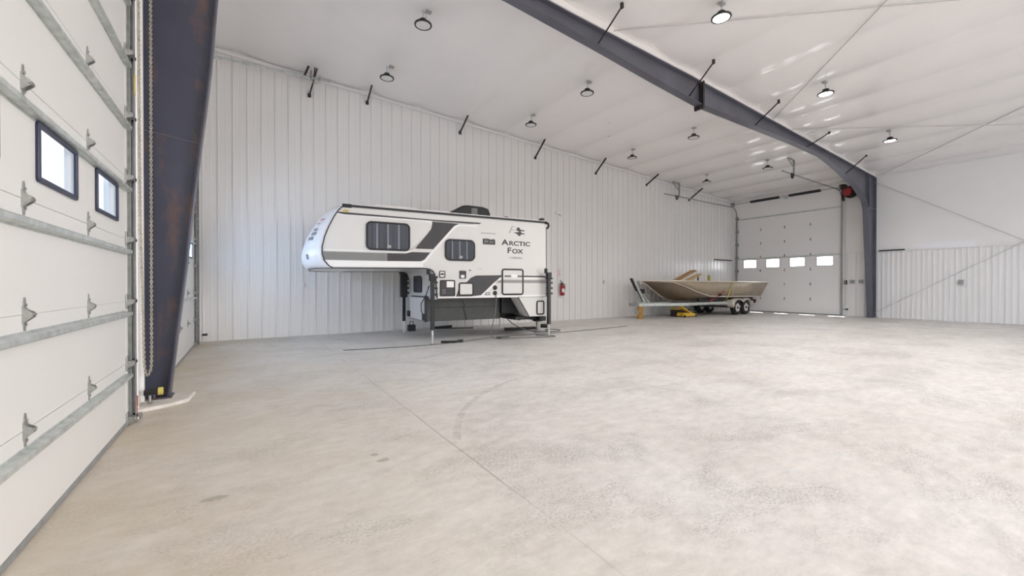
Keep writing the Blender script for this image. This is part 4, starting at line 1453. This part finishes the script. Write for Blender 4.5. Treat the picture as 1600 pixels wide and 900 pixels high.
# winch stand with bow stop
mb = MB()
mb.bar((13.70, yc, 0.62), (13.04, yc, 1.62), 0.09, 0.17)
mb.bar((14.1, yc, 0.62), (13.45, yc, 1.15), 0.06, 0.06)
ws = mb.build('winch_stand', M['galv'], tr, bevel=0.006)
MB().bar((13.58, yc - 0.02, 0.70), (12.93, yc - 0.02, 1.64), 0.12, 0.035).build('stand_plate', M['blackm'], ws)
MB().lathe([(0.02, -0.07), (0.10, -0.07), (0.10, -0.06), (0.05, -0.05), (0.05, 0.05), (0.10, 0.06), (0.10, 0.07), (0.02, 0.07)], (13.62, yc, 1.12), 1, 18).build('winch_drum', M['black'], ws)
MB().tube([(13.62, yc - 0.1, 1.12), (13.62, yc - 0.16, 1.12), (13.82, yc - 0.16, 0.95), (13.82, yc - 0.24, 0.95)], 0.014, 6).build('winch_crank', M['chrome'], ws)
MB().lathe([(0.02, -0.1), (0.06, -0.1), (0.08, 0), (0.06, 0.1), (0.02, 0.1)], (13.42, yc, 1.48), 1, 16).build('bow_roller', M['outlet'], ws)
# wheels, near and far
def wheel(x, y, s):
    w = MB().lathe([(0.20, -0.10), (0.29, -0.105), (0.33, -0.085), (0.345, -0.05), (0.345, 0.05), (0.33, 0.085), (0.29, 0.105), (0.20, 0.10)], (x, y, 0.345), 1, 32, True).build('tyre', M['tyre'], tr)
    mb = MB().lathe([(0.212, -0.10), (0.195, -0.06), (0.19, 0.06), (0.212, 0.10)], (x, y, 0.345), 1, 32, True)
    for k in range(5):
        a = 2 * PI * k / 5 + 0.3
        p0 = Vector((x + 0.05 * math.cos(a), y + s * 0.075, 0.345 + 0.05 * math.sin(a)))
        p1 = Vector((x + 0.2 * math.cos(a), y + s * 0.085, 0.345 + 0.2 * math.sin(a)))
        mb.bar(p0, p1, 0.085, 0.03, (0, 1, 0))
    mb.lathe([(0, -0.05), (0.19, -0.05), (0.19, 0.02 * s), (0, 0.02 * s)], (x, y, 0.345), 1, 24)
    mb.build('rim', M['rim'], w)
    MB().lathe([(0.0, 0.0), (0.055, 0.0), (0.045, 0.05 * s), (0.0, 0.055 * s)], (x, y + s * 0.075, 0.345), 1, 14).build('hub', M['blackm'], w)


for x in (19.08, 19.82):
    wheel(x, 10.26, -1)
    wheel(x, 2 * yc - 10.26 - 0.03, 1)
for s in (-1, 1):
    y = yc + s * 0.9
    prof = []
    for cx in (19.08, 19.82):
        for k in range(13):
            a = PI - PI * k / 12
            if cx == 19.08 and a < R(38):
                continue
            if cx == 19.82 and a > R(142):
                continue
            prof.append((cx + 0.44 * math.cos(a), 0.36 + 0.41 * math.sin(a)))
    inner = [(p[0] + (19.45 - p[0]) * 0.0, p[1] - 0.0) for p in prof]
    vs, fs = [], []
    for px_, pz in prof:
        vs += [(px_, y - 0.15, pz), (px_, y + 0.15, pz)]
    for k in range(len(prof) - 1):
        fs.append((2 * k, 2 * k + 1, 2 * k + 3, 2 * k + 2))
    # outer skirt lip
    b0 = len(vs)
    yo = y + s * 0.15
    for px_, pz in prof:
        vs += [(px_, yo, pz), (px_, yo, pz - 0.06)]
    for k in range(len(prof) - 1):
        a = b0 + 2 * k
        fs.append((a, a + 1, a + 3, a + 2))
    fd = MB().add(vs, fs).build('fender', M['alul'], tr, angle=50)
    so = fd.modifiers.new('thick', 'SOLIDIFY')
    so.thickness = 0.008
    mb = MB()
    mb.box((18.55, y - 0.14, 0.42), (18.75, y + 0.14, 0.72))
    mb.box((20.2, y - 0.1, 0.50), (20.4, y + 0.1, 0.62))
    mb.build('fender_step', M['alul'], tr, bevel=0.01)
MB().tube([(19.08, 10.3, 0.345), (19.08, 12.0, 0.345)], 0.035, 10).build('axle', M['galvd'], tr)
MB().tube([(19.82, 10.3, 0.345), (19.82, 12.0, 0.345)], 0.035, 10).build('axle', M['galvd'], tr)
mb = MB()
for s in (-1, 1):
    mb.box((18.9, yc + s * 0.74 - 0.03, 0.36), (20.05, yc + s * 0.74 + 0.03, 0.52))
mb.build('spring_pack', M['blackm'], tr)
mb = MB().box((20.95, yc - 0.85, 0.56), (21.02, yc - 0.62, 0.70))
mb.build('tail_lamp', M['red'], tr, bevel=0.01)
MB().box((20.9, yc - 0.86, 0.52), (20.96, yc + 0.86, 0.66)).build('rear_bar', M['blackm'], tr, bevel=0.01)

# ================================================================== BOAT
bt = thing('boat', 'open flat bottomed aluminium boat with raked bow resting on the trailer', 'boat', (17.5, yc, 0.78))
KE = [(13.61, 1.54), (13.89, 1.413), (14.3, 1.173), (14.72, 0.954), (15.15, 0.775), (15.6, 0.69), (17.0, 0.67), (19.0, 0.665), (21.15, 0.66)]
CH = [(13.62, 0.01, 1.545), (14.05, 0.42, 1.53), (14.65, 0.76, 1.49), (15.25, 0.87, 1.32), (15.95, 0.92, 1.10), (16.9, 0.95, 0.895), (18.0, 0.95, 0.86), (19.6, 0.95, 0.85), (21.2, 0.95, 0.83)]
GU = [(13.60, 0.012, 1.56), (14.02, 0.44, 1.555), (14.6, 0.79, 1.55), (15.2, 0.93, 1.545), (15.95, 1.0, 1.54), (16.9, 1.05, 1.535), (18.0, 1.06, 1.53), (19.6, 1.06, 1.525), (21.75, 1.06, 1.52)]
for s in (-1, 1):
    c3 = [(x, yc + s * y, z) for x, y, z in CH]
    g3 = [(x, yc + s * y, z) for x, y, z in GU]
    k3 = [(x, yc, z) for x, z in KE]
    n = len(c3)
    vs, fs = [], []
    for i in range(n):
        vs += [c3[i], g3[i]]
    for i in range(n - 1):
        fs.append((2 * i, 2 * i + 2, 2 * i + 3, 2 * i + 1))
    o = MB().add(vs, fs).build('hull_side', M['alu'], bt, angle=60)
    so = o.modifiers.new('plate', 'SOLIDIFY')
    so.thickness = 0.010
    so.offset = 0
    MB().bar((18.62, yc + s * 0.972, 0.87), (18.62, yc + s * 1.075, 1.50), 0.02, 0.008, (0, 1, 0)).build('hull_seam', M['alul'], o)
    MB().tube(c3, 0.02, 6).build('chine_rail', M['alul'], o)
    MB().tube(g3, 0.026, 8).build('gunwale', M['alul'], o)
    vs, fs = [], []
    for i in range(n):
        vs += [k3[i], c3[i]]
    for i in range(n - 1):
        fs.append((2 * i, 2 * i + 2, 2 * i + 3, 2 * i + 1))
    o = MB().add(vs, fs).build('hull_bottom', M['alub'], bt, angle=60)
    so = o.modifiers.new('plate', 'SOLIDIFY')
    so.thickness = 0.010
    so.offset = 0
MB().tube(k3, 0.018, 6).build('keel_strip', M['alul'], bt)
MB().add([k3[-1], (21.2, yc - 0.95, 0.83), (21.75, yc - 1.06, 1.52), (21.75, yc + 1.06, 1.52), (21.2, yc + 0.95, 0.83)], [(0, 1, 2, 3, 4)]).build('transom', M['alu'], bt)
MB().box((17.0, yc - 0.9, 0.95), (21.2, yc + 0.9, 0.97)).build('deck', M['alu'], bt)
MB().prism([(x, yc - y * 0.97) for x, y, z in GU[:5]] + [(x, yc + y * 0.97) for x, y, z in GU[4:0:-1]], 2, 1.525, 1.54).build('bow_deck', M['alu'], bt)
mb = MB().box((19.9, yc - 0.35, 0.97), (20.6, yc + 0.35, 1.35))
mb.build('engine_cover', M['alu'], bt, bevel=0.04)
mb = MB().tube([(17.15, 10.9, 0.97), (17.1, 10.9, 1.84)], 0.03, 8)
mb.build('seat_post', M['blackm'], bt)
MB().box((18.08, 10.95, 0.97), (18.18, 11.05, 1.84)).build('upright', M['strap'], bt, bevel=0.006)

# timber in the bow
def plank(a, b, w, th, label, m):
    o = MB().bar(a, b, w, th).build('plank', M[m], bevel=0.006)
    tag(o, label, 'plank', 'timber leaning in the boat')


plank((15.50, 10.95, 1.56), (16.85, 10.95, 2.02), 0.26, 0.07, 'dark brown plank leaning uppermost over the boat rim', 'wood')
plank((15.85, 10.62, 1.56), (16.95, 10.72, 1.86), 0.24, 0.05, 'pale plank leaning under the dark one in the boat', 'woodl')
plank((15.35, 10.45, 1.56), (15.9, 10.45, 1.56), 0.14, 0.035, 'short pale board lying on the bow deck before the leaning planks', 'woodl')

# straps over the near side
def strip(pts, w, m, name, parent):
    mb = MB()
    for a, b in zip(pts, pts[1:]):
        mb.bar(a, b, w, 0.008, (0, 1, 0))
    return mb.build(name, M[m], parent)


t = thing('tie_down_strap', 'yellow tie down strap running from the gunwale to the fender', 'strap', (18.2, 10.1, 0.7))
strip([(18.52, 10.16, 1.10), (18.50, 10.14, 1.50), (18.50, 10.055, 1.56)], 0.06, 'strap', 'webbing_over', t)
strip([(18.50, 10.055, 1.56), (18.35, 10.12, 1.15), (18.20, 10.17, 0.80), (18.22, 10.36, 0.62)], 0.06, 'strap', 'webbing', t)
t = thing('tie_down_strap', 'dark red tie down strap slanting under the boat chine', 'strap', (17.4, 10.2, 0.9))
strip([(17.95, 10.14, 1.12), (17.42, 10.19, 0.88), (17.05, 10.36, 0.63)], 0.05, 'red', 'webbing', t)
MB().box((17.52, 10.10, 0.90), (17.66, 10.18, 0.98)).build('ratchet', M['black'], t, bevel=0.01)

# props below the trailer
t = thing('support_post', 'amber coloured upright post propping the trailer tongue', 'post', (13.47, yc - 0.02, 0))
MB().lathe([(0.0, 0.05), (0.105, 0.05), (0.11, 0.07), (0.11, 0.485), (0.10, 0.495), (0.0, 0.495)], (13.47, yc - 0.02, 0), 2, 20).build('cylinder', M['amber'], t)
MB().lathe([(0.0, 0.0), (0.12, 0.0), (0.12, 0.05), (0.0, 0.05)], (13.47, yc - 0.02, 0), 2, 20).build('base', M['wood'], t)
MB().box((13.37, yc - 0.12, 0.495), (13.57, yc + 0.08, 0.51)).build('cap', M['strap'], t)
t = thing('floor_jack', 'yellow low floor jack under the boat trailer', 'jack', (15.9, 10.7, 0))
mb = MB()
mb.prism([(15.55, 0.04), (16.45, 0.04), (16.5, 0.10), (16.3, 0.16), (15.6, 0.20), (15.52, 0.12)], 1, 10.55, 10.60)
mb.prism([(15.55, 0.04), (16.45, 0.04), (16.5, 0.10), (16.3, 0.16), (15.6, 0.20), (15.52, 0.12)], 1, 10.84, 10.89)
mb.build('chassis', M['yellow'], t, bevel=0.01)
mb = MB().bar((16.35, 10.72, 0.12), (15.62, 10.72, 0.42), 0.16, 0.07)
mb.build('lift_arm', M['yellow'], t, bevel=0.01)
MB().lathe([(0, 0), (0.08, 0), (0.09, 0.04), (0, 0.04)], (15.60, 10.72, 0.44), 2, 16).build('saddle', M['yellow'], t)
mb = MB()
for x in (15.6, 16.4):
    for y in (10.53, 10.91):
        mb.lathe([(0.0, -0.02), (0.05, -0.02), (0.05, 0.02), (0.0, 0.02)], (x, y, 0.05), 1, 14)
mb.build('wheel', M['black'], t)
MB().tube([(16.4, 10.72, 0.14), (16.62, 10.72, 0.08), (16.75, 10.72, 0.06)], 0.022, 8).build('handle_socket', M['blackm'], t)
t = thing('wood_block', 'yellow topped dark block behind the floor jack under the trailer', 'block', (16.3, 11.1, 0))
MB().box((15.75, 11.05, 0.0), (16.75, 11.35, 0.30)).build('block', M['blackm'], t, bevel=0.015)
MB().box((15.72, 11.03, 0.30), (16.1, 11.36, 0.36)).build('pad', M['yellow'], t, bevel=0.01)

# ================================================================== CAMERA
cam = bpy.data.cameras.new('camera')
co = bpy.data.objects.new('camera', cam)
C.objects.link(co)
cam.sensor_width = 36.0
cam.lens = 640.0 / 1600 * 36
cam.clip_start = 0.05
cam.clip_end = 300
co.location = (0, 0, 1.35)
co.rotation_euler = (R(90 - 0.322), 0, R(-33.08))
bpy.context.scene.camera = co

# ================================================================== LIGHT
for X, Y, z in LAMPS:
    l = bpy.data.lights.new('lamp_light', 'AREA')
    l.shape = 'DISK'
    l.size = 0.28
    l.energy = 53 if X > 4 else 34
    l.color = (1.0, 0.965, 0.94)
    l.spread = R(150)
    o = bpy.data.objects.new('lamp_light', l)
    o.location = (X, Y, z - 0.01)
    C.objects.link(o)
# blue skylight entering by the panes of the hidden left door
for a, b in wset(7.58, 1.06, 4, 0.61):
    l = bpy.data.lights.new('window_daylight', 'AREA')
    l.shape = 'RECTANGLE'
    l.size = b - a
    l.size_y = 0.31
    l.energy = 23
    l.color = (0.55, 0.75, 1.0)
    o = bpy.data.objects.new('window_daylight', l)
    o.location = (XL - 0.055, (a + b) / 2, 2.09)
    o.rotation_euler = Vector((1, 0, 0)).to_track_quat('-Z', 'Y').to_euler()
    C.objects.link(o)
sun = bpy.data.lights.new('sun', 'SUN')
sun.energy = 70
sun.angle = R(0.6)
sun.color = (1, 0.95, 0.88)
so = bpy.data.objects.new('sun', sun)
so.rotation_euler = Vector((-0.32, -0.29, -1.0)).to_track_quat('-Z', 'Y').to_euler()
so.location = (30, 20, 20)
C.objects.link(so)

SKY_W, SKY_B, SKY_E = 2.6, 1.2, 11.0
w = bpy.data.worlds.new('sky')
bpy.context.scene.world = w
w.use_nodes = True
nt = w.node_tree
nt.nodes.clear()
tc = nt.nodes.new('ShaderNodeTexCoord')
sp = nt.nodes.new('ShaderNodeSeparateXYZ')
nt.links.new(tc.outputs['Generated'], sp.inputs[0])
mx_ = nt.nodes.new('ShaderNodeMapRange')
mx_.inputs['From Min'].default_value = -1
mx_.inputs['From Max'].default_value = 1
nt.links.new(sp.outputs['X'], mx_.inputs['Value'])
rp = nt.nodes.new('ShaderNodeValToRGB')
els = rp.color_ramp.elements
els[0].position = 0.0
els[1].position = 1.0
for p_, v_ in ((0.0, SKY_W), (0.18, SKY_W), (0.32, SKY_B), (0.72, SKY_B), (0.84, SKY_E), (1.0, SKY_E)):
    e_ = els[0] if p_ == 0.0 else els[-1] if p_ == 1.0 else els.new(p_)
    e_.color = (v_ / 20, v_ / 20, v_ / 20, 1)
nt.links.new(mx_.outputs[0], rp.inputs['Fac'])
m10 = nt.nodes.new('ShaderNodeMath')
m10.operation = 'MULTIPLY'
m10.inputs[1].default_value = 20
nt.links.new(rp.outputs[0], m10.inputs[0])
rp = m10
cr = nt.nodes.new('ShaderNodeValToRGB')
cr.color_ramp.elements[0].position = 0.47
cr.color_ramp.elements[0].color = (0.55, 0.53, 0.51, 1)
cr.color_ramp.elements[1].position = 0.56
cr.color_ramp.elements[1].color = (0.96, 0.96, 0.97, 1)
mr = nt.nodes.new('ShaderNodeMapRange')
mr.inputs['From Min'].default_value = -1
mr.inputs['From Max'].default_value = 1
nt.links.new(sp.outputs['Z'], mr.inputs['Value'])
nt.links.new(mr.outputs[0], cr.inputs['Fac'])
bg = nt.nodes.new('ShaderNodeBackground')
tint = nt.nodes.new('ShaderNodeValToRGB')
tint.color_ramp.elements[0].position = 0.15
tint.color_ramp.elements[0].color = (0.62, 0.80, 1.0, 1)
tint.color_ramp.elements[1].position = 0.35
tint.color_ramp.elements[1].color = (1, 1, 1, 1)
nt.links.new(mx_.outputs[0], tint.inputs['Fac'])
mulc = nt.nodes.new('ShaderNodeMixRGB')
mulc.blend_type = 'MULTIPLY'
mulc.inputs['Fac'].default_value = 1.0
nt.links.new(cr.outputs[0], mulc.inputs['Color1'])
nt.links.new(tint.outputs[0], mulc.inputs['Color2'])
nt.links.new(mulc.outputs[0], bg.inputs['Color'])
nt.links.new(rp.outputs[0], bg.inputs['Strength'])
ou = nt.nodes.new('ShaderNodeOutputWorld')
nt.links.new(bg.outputs[0], ou.inputs[0])

sc = bpy.context.scene
sc.view_settings.view_transform = 'Standard'
sc.view_settings.look = 'None'
sc.view_settings.gamma = 1
sc.view_settings.exposure = 0.10
sc.view_settings.use_curve_mapping = False
sc.cycles.max_bounces = 10
sc.cycles.diffuse_bounces = 8
sc.cycles.transparent_max_bounces = 12
sc.cycles.sample_clamp_indirect = 6
try:
    sc.cycles.use_denoising = True
except Exception:
    pass
for o in bpy.data.objects:
    if '_o' in o:
        del o['_o']
